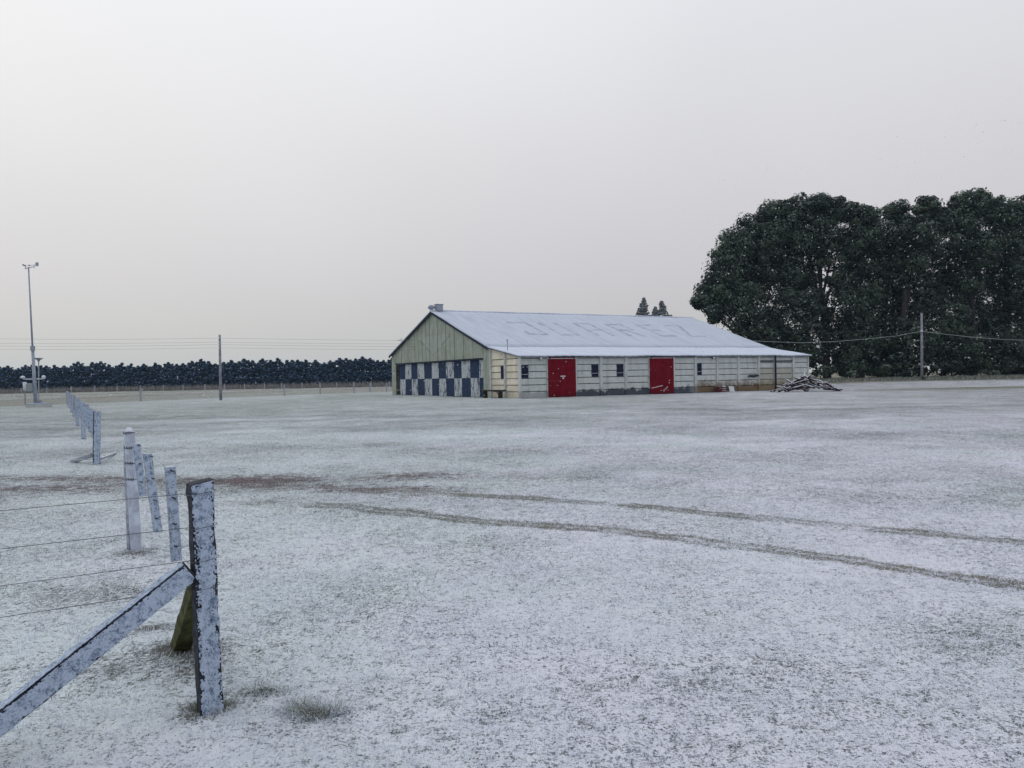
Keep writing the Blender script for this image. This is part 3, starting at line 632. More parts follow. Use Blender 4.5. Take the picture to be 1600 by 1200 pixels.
# wood pile of prunings
logs = []
for k in range(8):
    n = 7; L_ = random.uniform(1.0, 2.3); r0 = random.uniform(.07, .16); pts = []; bx_, bz_ = random.uniform(-.18, .18), random.uniform(-.12, .18)
    for t in range(n):
        s = t/(n-1); pts.append(((s-.5)*L_, bx_*math.sin(s*3.1)+random.uniform(-.02, .02), bz_*math.sin(s*3.1)+random.uniform(-.02, .02)))
    mb = MB(); mb.tube(pts, [r0*(1-.45*t/(n-1))*random.uniform(.9, 1.1) for t in range(n)], 9)
    me = bpy.data.meshes.new('log'); me.from_pydata(mb.v, [], mb.f); me.materials.append(MAT['log'])
    me.polygons.foreach_set('use_smooth', [True]*len(me.polygons)); logs.append(me)
pc = gp(1264, 612); pl = 2.85
for k in range(90):
    s = random.uniform(-1, 1); s = s*abs(s)**.2; lay = random.random()**.5
    hmax = 1.30*(1-abs(s)**1.5); z = .07+lay*max(hmax-.1, .02)
    o = bpy.data.objects.new('log', logs[k % 8]); S.collection.objects.link(o)
    o.location = (pc.x+s*pl*.93, pc.y+.4+(1-lay)*random.uniform(-1.3, 1.3)*(1-.6*abs(s)), z)
    o.rotation_euler = (random.uniform(0, 6.28), math.copysign(1, s)*abs(s)*.35+random.uniform(-.45, .45)*(lay+.3), random.gauss(-.1, .85))
    sc = random.uniform(.65, 1.0)*(1-.3*abs(s)); o.scale = (sc, sc*random.uniform(.9, 1.3), sc*random.uniform(.9, 1.3))
    tag(o, 'snow dusted crooked branch in the heap of cut wood at the barn end', 'log', 'cut branches heaped beside the barn')

# ------------------------------------------------------------------ foreground fences
FD = Vector((-.496, .868, 0)); SD = Vector((-.852, -.524, 0))
P1 = gp(328, 1110); P1.z = 0; ANG2 = math.atan2(.496, .868)
def square_post(parent, name, base, top, w, d, rz, mat, n=26, jit=.0025, slant=0.0):
    """irregular squared post: rings from base to top"""
    base, top = Vector(base), Vector(top); mb = MB(); vs = []; cx, sx = math.cos(rz), math.sin(rz)
    for i in range(n+1):
        p = base.lerp(top, i/n)
        for a, b_ in ((-1,-1),(-.86,-1.07),(.86,-1.07),(1,-.95),(1.03,.9),(.85,1),(-.85,1),(-1,.9)):
            lx, ly = a*w/2+random.gauss(0, jit), b_*d/2*.96+random.gauss(0, jit)
            vs.append((p.x+lx*cx-ly*sx, p.y+lx*sx+ly*cx, p.z+(slant*lx if i == n else 0)))
    fs = [(i*8+k, i*8+(k+1) % 8, (i+1)*8+(k+1) % 8, (i+1)*8+k) for i in range(n) for k in range(8)]+[tuple(range(8))[::-1], tuple(n*8+k for k in range(8))]
    mb.add(vs, fs); return mb.build(name, mat, parent)
def crust(parent, base, top, w, d, rz, seed, cell=.0055, edge=.011, thr=.5, lift=.005, slant=0.0, inset=0.0):
    """snow plastered on the face that looks to the wind, ragged along the edges"""
    base, top = Vector(base), Vector(top); H = (top-base).length; nx, nz2 = max(4, int((w-2*inset)/cell)), max(6, int(H/cell))
    gx, gzv = np.meshgrid(np.linspace(-w/2+inset, w/2-inset, nx+1), np.linspace(0, 1, nz2+1)); gh = gzv*H
    nz_ = vnoise(gx/.0055+seed*7, gh/.009, seed)*.5+vnoise(gx/.016, gh/.03+seed, seed+1)*.35+vnoise(gx/.04, gh/.09+seed, seed+2)*.15
    ly = -d/2*1.07-.002-lift*nz_*1.6-.002; cx, sx = math.cos(rz), math.sin(rz)
    bx_ = base.x+(top.x-base.x)*gzv; by_ = base.y+(top.y-base.y)*gzv; bz_ = base.z+(top.z-base.z)*gzv+slant*gx*sstep(.93, 1, gzv)
    V = np.stack([bx_+gx*cx-ly*sx, by_+gx*sx+ly*cx, bz_], -1).reshape(-1, 3)
    i, j = np.meshgrid(np.arange(nz2), np.arange(nx), indexing='ij')
    F = np.stack([i*(nx+1)+j, i*(nx+1)+j+1, (i+1)*(nx+1)+j+1, (i+1)*(nx+1)+j], -1)
    xc = (j+.5)/nx*(w-2*inset); ed = np.minimum(xc, (w-2*inset)-xc); nn = nz_[:-1, :-1]
    keep = nn > thr*np.exp(-ed/edge)+.14
    F = F[keep]
    o = npmesh('snow_crust', V, F.reshape(-1, 4), MAT['crust'], parent)
    s_ = o.modifiers.new('thickness', 'SOLIDIFY'); s_.thickness = .004; s_.offset = -1 if True else 1
    return o
def top_at(base, px, py, Y=None):
    t = at(px, py, Y or base.y); return t
fence = thing('wire_fence', P1, 'near wire fence turning at a thick snow plastered corner post with slanting braces', 'fence')
def F_(p): return Vector(p)-P1          # world to fence coordinates
# corner post
t1 = top_at(P1, 312, 752); b1 = Vector((P1.x, P1.y, -.25)); lean_ = (t1.x-P1.x)/t1.z
b1.x -= lean_*.25
po = square_post(fence, 'corner_post', F_(b1), F_(t1), .108, .10, R(34), MAT['post_dark'], slant=.18)
crust(po, F_((P1.x, P1.y, .0)), F_(t1-Vector((0, 0, .004))), .105, .10, R(34), 3, cell=.0032, edge=.022, thr=.43, slant=.18)
# braces
def brace(name, a, b, w, mat, cr=True, seed=5, parent=None):
    mb = MB(); a, b = Vector(a), Vector(b); n = 18; t = (b-a).normalized(); x = t.cross(Vector((0, 0, 1))).normalized(); y = x.cross(t); vs = []
    for i in range(n+1):
        p = a.lerp(b, i/n)
        for q, r2 in ((-1,-1),(0,-1.04),(1,-1),(1.04,0),(1,1),(0,1.04),(-1,1),(-1.04,0)):
            vs.append(p+x*(q*w/2+random.gauss(0, .0016))+y*(r2*w/2+random.gauss(0, .0016)))
    mb.add(vs, [(i*8+k, (i+1)*8+k, (i+1)*8+(k+1) % 8, i*8+(k+1) % 8) for i in range(n) for k in range(8)]+[tuple(range(8)), tuple(n*8+k for k in range(8))[::-1]])
    o = mb.build(name, mat, parent)
    return o, x, y
bs = P1+SD*.078+Vector((0, 0, .722)); be = P1+SD*1.16+Vector((0, 0, -.03))
o1, bx1, by1 = brace('brace', F_(bs), F_(be), .090, MAT['post_dark'], parent=fence)
def face_crust(parent, a, b, nrm, side, w, h, seed, edge=.010, thr=.6, cell=.006):
    a, b = Vector(a), Vector(b); H = (b-a).length; nx, nl = max(4, int(w/cell)), int(H/cell)
    gx, gt = np.meshgrid(np.linspace(-w/2, w/2, nx+1), np.linspace(0, 1, nl+1))
    nn = vnoise(gx/.006+seed*5, gt*H/.010, seed)*.5+vnoise(gx/.016, gt*H/.03+seed, seed+1)*.35+vnoise(gx/.04, gt*H/.09+seed, seed+2)*.15
    off = h/2*1.04+.003+.007*nn
    V = np.stack([a[c]+(b[c]-a[c])*gt+side[c]*gx+nrm[c]*off for c in range(3)], -1).reshape(-1, 3)
    i, j = np.meshgrid(np.arange(nl), np.arange(nx), indexing='ij')
    F = np.stack([i*(nx+1)+j, i*(nx+1)+j+1, (i+1)*(nx+1)+j+1, (i+1)*(nx+1)+j], -1)
    xc = (j+.5)/nx*w; ed = np.minimum(xc, w-xc); F = F[nn[:-1, :-1] > thr*np.exp(-ed/edge)+.15]
    o = npmesh('snow_crust', V, F.reshape(-1, 4), MAT['crust'], parent)
    s_ = o.modifiers.new('thickness', 'SOLIDIFY'); s_.thickness = .004; s_.offset = -1
    return o
nf = bx1 if bx1.y < 0 else -bx1
face_crust(o1, F_(bs)+(be-bs).normalized()*.01, F_(be), nf, by1, .089, .090, 8, edge=.008, thr=.36, cell=.0038)
face_crust(o1, F_(bs)+(be-bs).normalized()*.01, F_(be), by1 if by1.z > 0 else -by1, bx1, .082, .090, 9, edge=.008, thr=.4, cell=.0045)
bs2 = P1+FD*.055+Vector((0, 0, .70)); be2 = P1+FD*1.20+Vector((0, 0, -.05))
o2, _, _ = brace('brace', F_(bs2), F_(be2), .10, MAT['post_olive'], parent=fence); tag(o2, 'dark mossy brace without snow, behind the corner post')
# battens hanging on the wires
WZ = (1.10, .93, .765, .625)
for px, dpth, zt, zb, ln in ((268, 5.02, 1.125, .53, -.012), (241, 6.06, 1.12, .52, -.03), (220, 7.2, 1.11, .635, -.02)):
    s = (dpth-P1.y)/FD.y; c = P1+FD*s; off = at(px, 600, dpth).x-c.x; c.x += off*.6
    a = Vector((c.x-ln*.2, c.y, zb)); b_ = Vector((c.x+ln*2.2, c.y, zt))
    po = square_post(fence, 'batten', F_(a), F_(b_), .062, .038, ANG2, MAT['post_grey'], n=10, jit=.001)
    crust(po, F_(a), F_(b_), .062, .038, ANG2, int(px), edge=.004, thr=.55, lift=.003)
    for z in WZ:
        kn = MB()
        if zb < z < zt: q = F_((c.x+ln*(z-zb)*2, c.y, z))+Vector((.014, -.024, 0)); kn.tube([q+Vector((-.012, 0, .004)), q+Vector((0, -.008, 0)), q+Vector((.012, 0, -.003))], .0045, 6); kn.build('wire_tie', MAT['post_dark'], po)
# round white end post at the gateway
P2 = gp(213, 862); P2.z = 0; t2 = at(201.5, 668, P2.y); ax2 = t2-P2
mb = MB(); n = 22; pts = [P2+ax2*(i/n) for i in range(-3, n+1)]
mb.tube([F_(p) for p in pts], [.049+.004*vnoise(np.array([i*.7]), np.array([0.]), 2)[0] for i in range(len(pts)-2)]+[.045, .02], 14)
po = mb.build('gate_post', MAT['post_white'], fence, smooth=True)
for py in (676, 699, 723, 748):
    kn = MB()
    c = F_(P2+ax2*((862-py)/(862-668.)))
    ring = [c+Vector((.051*math.cos(a), .051*math.sin(a), .006*math.sin(a*2+py))) for a in np.linspace(0, 2*math.pi, 15)]
    kn.tube(ring, .004, 5)
    for dx in (-.035, -.01, .015, .035): kn.tube([c+Vector((dx, -.049, .010)), c+Vector((dx+.008, -.061, 0)), c+Vector((dx+.004, -.049, -.010))], .005, 5)
    kn.build('wire_tie', MAT['wire'], po)
b3, _, _ = brace('brace', F_(P2+FD*.0+Vector((-.085, .07, -.2))), F_(P2+ax2*.86+Vector((-.055, .06, 0))), .055, MAT['post_grey'], parent=fence)
def wire(parent, a, b, r, mat, org, sag=0.0, n=8, name='wire'):
    a, b = Vector(a), Vector(b); pts = []
    for i in range(n+1):
        t = i/n; p = a.lerp(b, t); p.z -= sag*4*t*(1-t); pts.append(p-org)
    return MB().tube(pts, r, 6).build(name, mat, parent)
for k, z in enumerate(WZ):
    wire(fence, P1+SD*.03+Vector((lean_*z, 0, z)), P1+SD*7+Vector((0, 0, z+.01)), .0016, MAT['wire'], P1, .012, 14)
    rg = [P1-P1+Vector((lean_*z+.075*math.cos(a), .075*math.sin(a), z+.01*math.cos(a))) for a in np.linspace(0, 2*math.pi, 17)]
    MB().tube(rg, .0016, 5).build('wire', MAT['wire'], fence)
    wire(fence, P1+FD*.05+Vector((lean_*z, 0, z)), P2+ax2*(z/ax2.z)-FD*.04, .0011, MAT['wire'], P1, .0)
# second length of fence beyond the gateway
P3 = gp(150, 726); P3.z = 0
f2 = thing('wire_fence', P3, 'long wire fence beyond the gateway, its close battens furred with snow', 'fence')
def G_(p): return Vector(p)-P3
tP3 = at(151.5, 643, P3.y)
po = square_post(f2, 'end_post', G_((P3.x, P3.y, -.2)), G_(tP3), .125, .12, R(36), MAT['post_dark'], n=12)
crust(po, G_((P3.x, P3.y, 0)), G_(tP3), .122, .12, R(36), 13, cell=.012, edge=.010, thr=.5)
dist = [9.4, 18.5, 27.5, 37, 47, 57, 66]
for k, s in enumerate(dist):
    b_ = P3+FD*s; q = square_post(f2, 'post', G_((b_.x, b_.y, -.2)), G_((b_.x-.02, b_.y, 1.14)), .12, .11, R(34), MAT['post_grey'], n=6)
    crust(q, G_((b_.x, b_.y, 0)), G_((b_.x-.02, b_.y, 1.14)), .118, .11, R(34), 20+k, cell=.03, edge=.01, thr=.4)
s = 1.15; k = 0
while s < 66:
    if min(abs(s-d) for d in dist) > .5:
        b_ = P3+FD*s; j_ = random.uniform(-.03, .03); z0 = .52+random.uniform(-.05, .04)
        q = square_post(f2, 'batten', G_((b_.x, b_.y, z0)), G_((b_.x+j_, b_.y, 1.12+random.uniform(-.04, .03))), .075, .04, ANG2, MAT['post_grey'], n=3, jit=.002)
        if s < 20: crust(q, G_((b_.x, b_.y, z0)), G_((b_.x+j_, b_.y, 1.10)), .075, .04, ANG2, 40+k, cell=.014, edge=.005, thr=.35, lift=.006)
    s += 1.15; k += 1
for z in WZ: wire(f2, P3+Vector((0, 0, z)), P3+FD*66+Vector((0, 0, z)), .0022, MAT['wire'], P3, 0, 8)
q, _, _ = brace('brace', G_(P3+Vector((.10, .03, .12))), G_(gp(183, 707)), .04, MAT['post_grey'], parent=f2)
q, _, _ = brace('brace', G_(P3+Vector((-.07, -.02, .20))), G_(gp(112, 722)), .07, MAT['post_grey'], parent=f2)
for k, (y0, y1) in enumerate(((702, 701), (709, 709), (716, 717))):
    wire(f2, at(147, y0, P3.y), at(112, y1+1, P3.y-.1), .010, MAT['cable_pale'], P3, .02)

# ------------------------------------------------------------------ weather station
B = gp(56, 636); B.z = 0; WY = B.y
st = thing('weather_mast', B, 'tall thin leaning weather mast with wind vane and cups, on a concrete block', 'weather mast')
def W_(px, py, dy=0): return at(px, py, WY+dy)-B
pt = W_(44.5, 417); pj = W_(51, 543); pb = W_(56, 634); pb.z = 0
MB().tube([pb, pj], [.14, .11], 12).build('lower_pole', MAT['galv'], st, smooth=True)
MB().tube([pj-Vector((0, 0, .3)), pt], [.075, .05], 10).build('upper_pole', MAT['galv'], st, smooth=True)
MB().tube([pj+Vector((0, 0, -.25)), pj+Vector((0, 0, .12))], .17, 12).build('collar', MAT['galv'], st)
a, b_ = W_(39, 419.5), W_(54, 416.5)
MB().tube([a, b_], .028, 6).build('top_arm', MAT['galv'], st)
p = MB(); c = W_(40, 416); p.tube([W_(40, 420.5), c+Vector((0, 0, .1))], .03, 6)
for k in range(3):
    an = k*2.09+.4; e = c+Vector((.26*math.cos(an), .26*math.sin(an), .08)); p.tube([c+Vector((0, 0, .08)), e], .015, 5); p.lathe([(.02, -.06), (.065, -.03), (.07, .04), (.02, .05)], e, 8)
p.build('wind_cups', MAT['galv'], st)
p = MB(); c = W_(53.5, 414); p.tube([W_(53.5, 419), c], .025, 6); p.tube([c+Vector((-.28, 0, -.03)), c+Vector((.3, 0, .03))], .018, 5); p.box((c.x+.1, c.y-.01, c.z-.1), (c.x+.34, c.y+.01, c.z+.2)); p.build('wind_vane', MAT['galv'], st)
a, b_ = W_(36, 592.5), W_(69, 592)
MB().tube([a, b_], .035, 8).build('sensor_arm', MAT['galv_pale'], st)
MB().lathe([(.04, -.10), (.08, -.07), (.18, -.02), (.20, .02), (.12, .10), (.02, .15)], W_(35.5, 590), 12).build('sensor_dome', MAT['galv_pale'], st, smooth=True)
MB().lathe([(.02, -.17), (.11, -.11), (.155, 0), (.11, .12), (.02, .16)], W_(68, 589.5), 12).build('sensor_ball', MAT['galv_pale'], st, smooth=True)
c = W_(51.5, 604); p = MB(); p.box((c.x-.27, c.y-.5, c.z-.38), (c.x+.10, c.y-.19, c.z+.25)); p.build('cabinet', MAT['box_grey'], st, bevel=.03)
q = W_(56, 559.5); MB().tube([W_(53, 559.5), W_(62, 559.5)], .03, 6).build('side_arm', MAT['galv'], st)
g1 = gp(60.5, 626); g1.z = 0
gg = thing('rain_gauge', g1, 'tall thin pole topped by a funnel, standing behind the weather mast', 'rain gauge')
tp = at(60.3, 560, g1.y)-g1
MB().tube([(0, 0, -.1), tp-Vector((0, 0, .3))], .065, 8).build('pole', MAT['galv'], gg)
MB().lathe([(.07, -.36), (.16, -.2), (.42, -.04), (.46, .03), (.42, .03)], tp, 14).build('funnel', MAT['galv'], gg)
g2 = gp(39.5, 632); g2.z = 0
gg = thing('rain_gauge', g2, 'short post carrying a white cylinder, left of the weather mast', 'rain gauge')
tp = at(39, 611, g2.y)-g2; MB().tube([(0, 0, -.1), tp], .05, 8).build('post', MAT['pole'], gg)
tq = at(38.7, 597, g2.y)-g2; MB().lathe([(.10, 0), (.14, .05), (.17, tq.z-tp.z-.05), (.12, tq.z-tp.z)], tp, 14).build('cylinder', MAT['galv_pale'], gg, smooth=True)
c = gp(61, 636.5); c.z = 0
blk = thing('concrete_block', c, 'long low concrete block capped with snow at the foot of the weather mast', 'block')
hw = (at(76.5, 634, c.y)-at(45, 634, c.y)).x/2
MB().box((-hw, -.45, -.05), (hw, .45, .24)).build('block', MAT['pil'], blk, bevel=.03)
MB().box((-hw+.02, -.44, .242), (hw-.02, .44, .33)).build('snow_cap', MAT['crust'], blk, bevel=.04)
MB().lathe([(.2, 0), (.16, .2), (.02, .3)], (0, .1, .33), 8).build('mast_foot', MAT['pole'], blk)

# ------------------------------------------------------------------ poles and overhead wires
U1 = gp(345, 625); U1.z = 0
pole = thing('utility_pole', U1, 'slim grey utility pole standing in the field before the hedge', 'pole', 'utility poles')
tp = at(343.2, 523, U1.y)-U1
MB().tube([(0, 0, -.2), tp*.55, tp], [.14, .12, .10], 10).build('shaft', MAT['pole'], pole, smooth=True)
zs = [at(343, y_, U1.y).z for y_ in (528.5, 534.5, 538.5, 543.5)]
for z in zs:
    MB().lathe([(.03, -.06), (.06, -.03), (.05, .05), (.02, .07)], (tp.x*z/tp.z, -.16, z), 8).build('insulator', MAT['galv_pale'], pole)
nm = ['topmost', 'second from the top', 'third from the top', 'lowest']
for k, z in enumerate(zs):
    c = Vector((U1.x+tp.x*z/tp.z, U1.y-.17, z))
    left = at(-60, (526, 533, 537.5, 542.5)[k]+2.5, U1.y+1); right = at(900, (536, 541, 545, 550)[k]-4, U1.y+8)
    mb = MB(); pts = []
    for a, b_ in ((left, c), (c, right)):
        for i in range(13):
            t = i/12; q = a.lerp(b_, t); q.z -= .28*4*t*(1-t)*.4; pts.append(q-c)
    mb.tube(pts[:13]+pts[14:], .008, 5); o = mb.build('overhead_wire', MAT['cable'], None); o.location = c
    tag(o, nm[k]+' of four thin wires strung from the field pole past the barn', 'wire', 'overhead wires above the hedge')
zg = float(gz(np.array([52.]), np.array([96.]))[0])
U2 = at(1440.5, 591, 97); U2.z = zg
pole = thing('utility_pole', U2, 'brown utility pole in front of the tall dark trees', 'pole', 'utility poles')
tp = at(1440, 489, 97)-U2
MB().tube([(0, 0, -.3), tp*.5, tp], [.17, .15, .12], 10).build('shaft', MAT['pole'], pole, smooth=True)
q = at(1440, 517.5, 96.8)-U2; MB().lathe([(.05, -.12), (.13, -.06), (.13, .1), (.05, .16)], q, 8).build('bracket', MAT['galv_pale'], pole)
MB().lathe([(.18, 0), (.24, .15), (.2, .35), (.05, .4)], (0, -.35, 0), 9).build('base_stone', MAT['bark'], pole, smooth=True)
c = q+U2
for pts, lb in ((((1440, 517.5), (1400, 525), (1350, 530), (1300, 534), (1250, 535.5), (1180, 533), (1120, 528)), 'sagging pale cable from the brown pole leftwards to behind the barn'),
            (((1440, 517.5), (1480, 522.5), (1520, 527), (1560, 530), (1600, 531.5), (1680, 530)), 'sagging pale cable from the brown pole to the right')):
    mb = MB(); n = len(pts); mb.tube([at(x_, y_, 96.8+k*(.3))-c for k, (x_, y_) in enumerate(pts)], .022, 6); o = mb.build('overhead_cable', MAT['cable_pale'], None, smooth=True); o.location = c
    tag(o, lb, 'cable', 'cables on the brown pole')

# field fences
def field_fence(label, pts, h, rad, wires, taper=None):
    org = Vector(pts[0]); o = thing('field_fence', org, label, 'fence')
    for p in pts:
        p = Vector(p); q = p-org; hh = h*random.uniform(.93, 1.07)
        MB().tube([q-Vector((0, 0, .1)), q+Vector((random.uniform(-.03, .03), 0, hh))], [rad, rad*.9], 7).build('post', MAT['post_grey'], o)
    for z in wires: MB().tube([Vector(p)-org+Vector((0, 0, z)) for p in (pts[0], pts[-1])], .008, 5).build('wire', MAT['wire'], o)
L0, L1 = gp(219, 627), gp(604, 612)
def onl(px):
    r = ray(px, 600); dx, dy = L1.x-L0.x, L1.y-L0.y; k = r.x/r.y
    t = (k*L0.y-L0.x)/(dx-k*dy); return (L0.x+dx*t, L0.y+dy*t, 0)
field_fence('thin post and wire fence crossing the field in line with the grey pole', [onl(x_) for x_ in (-6, 105, 219, 444, 500, 553, 578, 604)], 1.2, .09, (.5, .8, 1.1))
field_fence('pale post and wire fence along the foot of the conifer hedge', [at(x_, 600, 188)*1 for x_ in ()] + [Vector((at(x_, 600, 186).x, 186, 0)) for x_ in (-3, 33, 73, 111, 148, 183, 219, 255, 286, 320, 351, 382, 413, 440, 472, 500, 526, 553, 580, 608)], 1.35, .13, (.5, .9, 1.2))

# ------------------------------------------------------------------ trees
def leaf_cloud(cent, rad, n, size, up=.3, squash=1.0, spread=.30, jit=.5):
    """cent (k,3), rad (k,): n leaf-sized faces on each clump"""
    k = len(cent); c = np.repeat(cent, n, 0); r = np.repeat(rad, n); ct = np.repeat(rng.random(k), n)
    d = rng.normal(size=(k*n, 3)); d /= np.linalg.norm(d, axis=1)[:, None]
    rr_ = r*(1-spread*rng.random(k*n)**1.3); P = c+d*rr_[:, None]*np.array([1, 1, squash])
    N = d+rng.normal(size=d.shape)*jit; N[:, 2] += up; N /= np.linalg.norm(N, axis=1)[:, None]
    T = np.cross(N, rng.normal(size=d.shape)); T /= np.linalg.norm(T, axis=1)[:, None]; Bn = np.cross(N, T)
    s = (size*rng.uniform(.6, 1.4, k*n))[:, None]
    V = np.stack([P-T*s, P-Bn*s*.45, P+T*s, P+Bn*s*.45+N*s*.25], 1).reshape(-1, 3)
    return V, np.arange(k*n*4).reshape(-1, 4), {'tint': np.repeat(ct*.75+.25*rng.random(k*n), 4), 'up': np.repeat(N[:, 2], 4)}
def fib(n, jitter=.3):
    i = np.arange(n)+.5; ph = np.arccos(1-2*i/n); th = math.pi*(1+5**.5)*i
    d = np.stack([np.cos(th)*np.sin(ph), np.sin(th)*np.sin(ph), np.cos(ph)], -1)+rng.normal(size=(n, 3))*jitter/np.sqrt(n)*1.8
    return d/np.linalg.norm(d, axis=1)[:, None]
def big_tree(trunkpx, Yd, lobes, label, limbs=True):
    zg = float(gz(np.array([at(trunkpx, 590, Yd).x]), np.array([Yd]))[0])
    base = at(trunkpx, 591, Yd); base.z = zg
    root = thing('tall_tree', base, label, 'tree', 'tall dark trees behind the barn')
    cen, rad = [], []
    for (px, py, rp) in lobes:
        dy = random.uniform(-2.2, 2.2); c = at(px, py, Yd+dy); Rm = rp*Yd/FPX
        n = int(6.5*Rm**1.35)+7
        d = fib(n, .8); rs = (.6+1.1*rng.random(n)**1.3)*min(1.25, .45+Rm*.22)
        cc = np.array(c)[None]+d*(Rm*rng.uniform(.72, 1.08, n)-rs*.6)[:, None]*np.array([1, .9, 1]); 
        cen.append(cc-np.array(base)); rad.append(rs)
        inn = rng.normal(size=(5, 3))*Rm*.33+np.array(c-base); cen.append(inn); rad.append(np.full(5, Rm*.45))
    for q in range(26):
        c = at(trunkpx+random.uniform(-30, 30), random.choice((random.uniform(545, 578), random.uniform(570, 588))), Yd+random.uniform(-3, 3)); cen.append(np.array([c-base])); rad.append(np.array([random.uniform(.5, 1.2)]))
    cen, rad = np.vstack(cen), np.concatenate(rad)
    V, F, t = leaf_cloud(cen, rad, 96, .21, up=.25, squash=.78, spread=.40, jit=.26)
    k2 = V[:, 2].reshape(-1, 4).min(1) > .15; F = F[k2]
    npmesh('crown', V, F, MAT['leaf'], root, t)
    mb = MB(); H = max(at(px, py, Yd).z for px, py, _ in lobes)-zg
    tx = np.mean([at(px, py, Yd).x for px, py, _ in lobes[:3]])-base.x
    pts = [Vector((tx*.5*(i/6)**2+random.uniform(-.12, .12), 0, -.2+H*.85*i/6)) for i in range(7)]
    tw = random.uniform(.6, 1.05); mb.tube([pts[0], pts[0].lerp(pts[1], .15)]+pts[1:], [q_*tw for q_ in (.85, .62, .50, .42, .34, .26, .18, .08)], 9)
    for (px, py, rp) in lobes:
        c = at(px, py, Yd)-base; z0 = max(1.2, c.z*.45); s0 = pts[0].lerp(pts[-1], z0/H); s0.z = z0
        mb.tube([s0, s0.lerp(c, .5)+Vector((0, 0, -.4)), c], [.22, .14, .05], 6)
    mb.build('trunk', MAT['bark'], root, smooth=True)
    return root
big_tree(1190, 108, [(1112,462,30),(1098,472,18),(1133,420,36),(1150,385,30),(1175,362,34),(1205,340,30),(1160,480,48),(1210,430,52),(1175,425,40),(1190,515,42),(1240,500,46),(1205,385,44),(1140,462,34),(1215,545,34),(1118,490,16)], 'leftmost of the tall dark trees, its crown hanging over the barn roof')
big_tree(1292, 109, [(1222,330,20),(1245,330,28),(1283,331,28),(1312,330,24),(1262,375,44),(1310,385,44),(1250,430,38),(1262,480,38),(1318,440,30),(1310,520,38),(1255,545,32),(1280,300+18,16),(1320,560,22),(1235,360,28)], 'broad tall tree whose crown rises behind the far end of the barn')
big_tree(1345, 106, [(1336,336,22),(1354,341,22),(1342,380,38),(1352,430,38),(1340,478,36),(1350,525,36),(1338,562,20)], 'tall tree right of the broad one above the barn end, flat topped')
big_tree(1380, 109, [(1398,334,22),(1382,372,30),(1394,400,34),(1385,455,38),(1392,505,36),(1382,550,28)], 'narrow tall tree with a small round top, left of the brown pole')
big_tree(1412, 106, [(1447,326,23),(1420,352,18),(1432,372,34),(1422,425,36),(1430,480,38),(1420,530,34),(1410,562,18)], 'tall tree with a round head directly above the brown pole')
big_tree(1474, 108, [(1466,342,22),(1488,350,24),(1478,390,40),(1470,450,42),(1480,505,40),(1472,550,32)], 'tall tree just right of the brown pole')
big_tree(1522, 107, [(1505,322,27),(1527,318,26),(1500,350,30),(1545,330,26),(1525,385,44),(1518,440,44),(1528,500,44),(1522,550,32)], 'tallest of the dark trees, second from the right edge')
big_tree(1572, 108, [(1566,334,26),(1585,340,24),(1572,385,42),(1578,440,44),(1570,500,44),(1578,550,34)], 'dark tree with a level top near the right edge of the photo')
big_tree(1622, 107, [(1607,330,26),(1630,335,34),(1620,390,44),(1615,450,46),(1625,510,44),(1618,555,32)], 'dark tree cut off by the right edge of the photo')

def conifer_mesh(H, Rb, n_whorl, per, leaf, dens, mat, tipjit=.15, taper=.75):
    cen, rad = [], []
    for i in range(n_whorl):
        t = i/(n_whorl-1); z = .35+t*(H-.5); R_ = Rb*(1-t)**taper*random.uniform(.75, 1.2)+.12
        for k in range(max(3, int(per*(1-t*.6)))):
            a = random.uniform(0, 6.283)
            for s in (.35, .7, 1.0):
                cen.append((math.cos(a)*R_*s, math.sin(a)*R_*s, z+s*.30*random.uniform(-.3, 1))); rad.append(max(.12, (.20+.30*(1-t))*min(H/7, 2.2)*random.uniform(.7, 1.2)))
    cen.append((random.uniform(-.2, .2)*tipjit, 0, H-.1)); rad.append(.12)
    return leaf_cloud(np.array(cen), np.array(rad), dens, leaf, up=.2, squash=.6)
def conifer(name, H, Rb, nw, per, leaf, dens, mat, trunk, label, group, taper=.75):
    root = thing(name, (0, 0, 0), label, 'tree', group)
    V, F, t = conifer_mesh(H, Rb, nw, per, leaf, dens, mat, taper=taper); npmesh('crown', V, F, mat, root, t)
    mb = MB(); mb.tube([(0, 0, -.2), (.05, 0, H*.5), (0, 0, H*.9)], [trunk, trunk*.7, trunk*.2], 7); mb.build('trunk', MAT['bark'], root)
    return root
HB = 'one of the dark snow flecked conifers making up the long hedge across the field'
HG = 'conifers in the long hedge'
proto = [conifer('hedge_conifer', random.uniform(6.3, 7.0), random.uniform(1.9, 2.3), 16, 13, .24, 17, MAT['needle'], .16, HB, HG, taper=.42) for _ in range(5)]
xs_h = list(np.arange(-137, -14, 1.95)); used = 0
for i, x_ in enumerate(xs_h):
    o = proto[i] if i < 5 else copy_tree(proto[random.randrange(5)])
    o.location = (x_+random.uniform(-.5, .5), 198+random.uniform(-1.0, 1.0)+x_*-.02, 0); o.rotation_euler = (0, 0, random.uniform(0, 6.28))
    s = random.uniform(.97, 1.10); o.scale = (s*1.1, s*1.1, s*random.uniform(.93, 1.05))
for k, (px, py, h, rb) in enumerate(((1008, 467, 31, 15), (1026, 481, 26, 17), (1036, 472, 30, 15))):
    b_ = at(px, 590, 330); b_.z = 0; top = at(px, py, 330).z
    o = conifer('distant_conifer', top, rb, 34, 15, .55, 9, MAT['far_needle'], .4, ('leftmost and tallest', 'lower middle one', 'rightmost')[k]+' of three pale distant conifers showing above the barn roof', 'distant conifers above the barn', taper=.95)
    o.location = b_
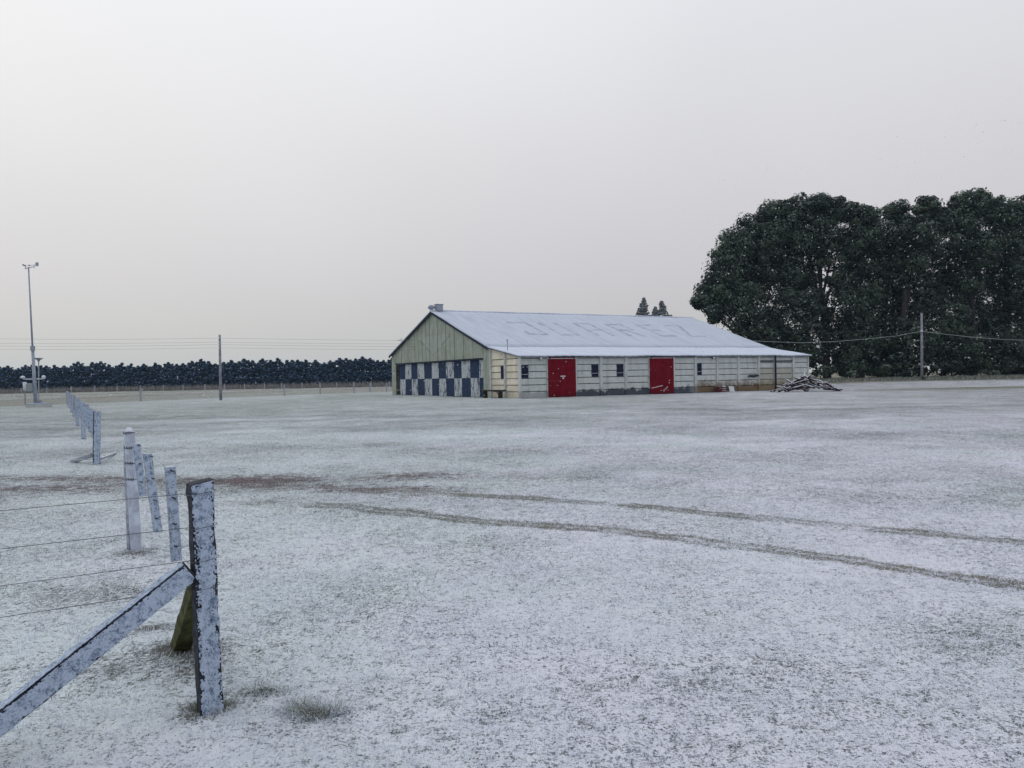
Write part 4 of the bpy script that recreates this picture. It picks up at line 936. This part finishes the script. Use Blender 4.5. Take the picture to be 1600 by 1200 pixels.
# weeds along the foot of the hedge
n = 9000; x = rng.uniform(-140, -18, n); y = rng.uniform(188.5, 193.5, n)
P, T, t = blades(x, y, rng.uniform(.5, 1.6, n), rng.uniform(.05, .12, n), rng.uniform(.05, .6, n), rng.uniform(0, 6.28, n), rng.random(n))
tag(npmesh('dry_weeds', P, T, MAT['dead'], attrs={'tint': t}), kind='stuff')
# low green growth at the foot of the tall trees
n = 26000; x = rng.uniform(30, 84, n); y = rng.uniform(96, 111, n); 
P, T, t = blades(x, y, rng.uniform(.12, .4, n), rng.uniform(.03, .07, n), rng.uniform(.2, .9, n), rng.uniform(0, 6.28, n), rng.random(n)*.45)
tag(npmesh('undergrowth', P, T, MAT['blade'], attrs={'tint': t}), kind='stuff')

# ------------------------------------------------------------------ falling snow
n = 6500; a = rng.uniform(-R(44), R(44), n); r = 5+55*rng.random(n)**.6; x = np.sin(a)*r; y = np.cos(a)*r; z = rng.uniform(.3, 26, n)
k = z < CH+r*np.where(a > R(13), .27, .02); x, y, z, r = x[k], y[k], z[k], r[k]; n = len(x)
s = (.0028+.006*rng.random(n)**2)*(.6+r/24)
oc = np.array([(1,0,0),(-1,0,0),(0,1,0),(0,-1,0),(0,0,1),(0,0,-1)], float)
d = rng.normal((.8, 0, .55), .35, (n, 3)); d /= np.linalg.norm(d, axis=1)[:, None]
e1 = np.cross(d, [0, 1, 0.2]); e1 /= np.linalg.norm(e1, axis=1)[:, None]; e2 = np.cross(d, e1)
st_ = rng.uniform(1.0, 3.0, n)
V = (np.stack([x, y, z], -1)[:, None]+s[:, None, None]*(oc[None, :, 0, None]*d[:, None]*st_[:, None, None]+oc[None, :, 1, None]*e1[:, None]+oc[None, :, 2, None]*e2[:, None]*.7)).reshape(-1, 3)
ft = np.array([(0,2,4),(2,1,4),(1,3,4),(3,0,4),(2,0,5),(1,2,5),(3,1,5),(0,3,5)])
F = (np.arange(n)[:, None, None]*6+ft[None]).reshape(-1, 3)
tag(npmesh('falling_snow', V, F, MAT['flake']), kind='stuff')

# ------------------------------------------------------------------ haze
hz = MB().box((-1600, -1600, -1.2), (1600, 1600, 46)).build('haze', None or MAT['dark'])
hm = bpy.data.materials.new('haze_air'); hm.use_nodes = True; t = hm.node_tree; t.nodes.clear()
ho = t.nodes.new('ShaderNodeOutputMaterial'); hv = t.nodes.new('ShaderNodeVolumePrincipled')
hv.inputs['Color'].default_value = (0.55, 0.75, 1.0, 1); hv.inputs['Density'].default_value = 0.00014; hv.inputs['Anisotropy'].default_value = 0.2
t.links.new(hv.outputs[0], ho.inputs['Volume']); hz.data.materials.clear(); hz.data.materials.append(hm)
tag(hz, kind='stuff')
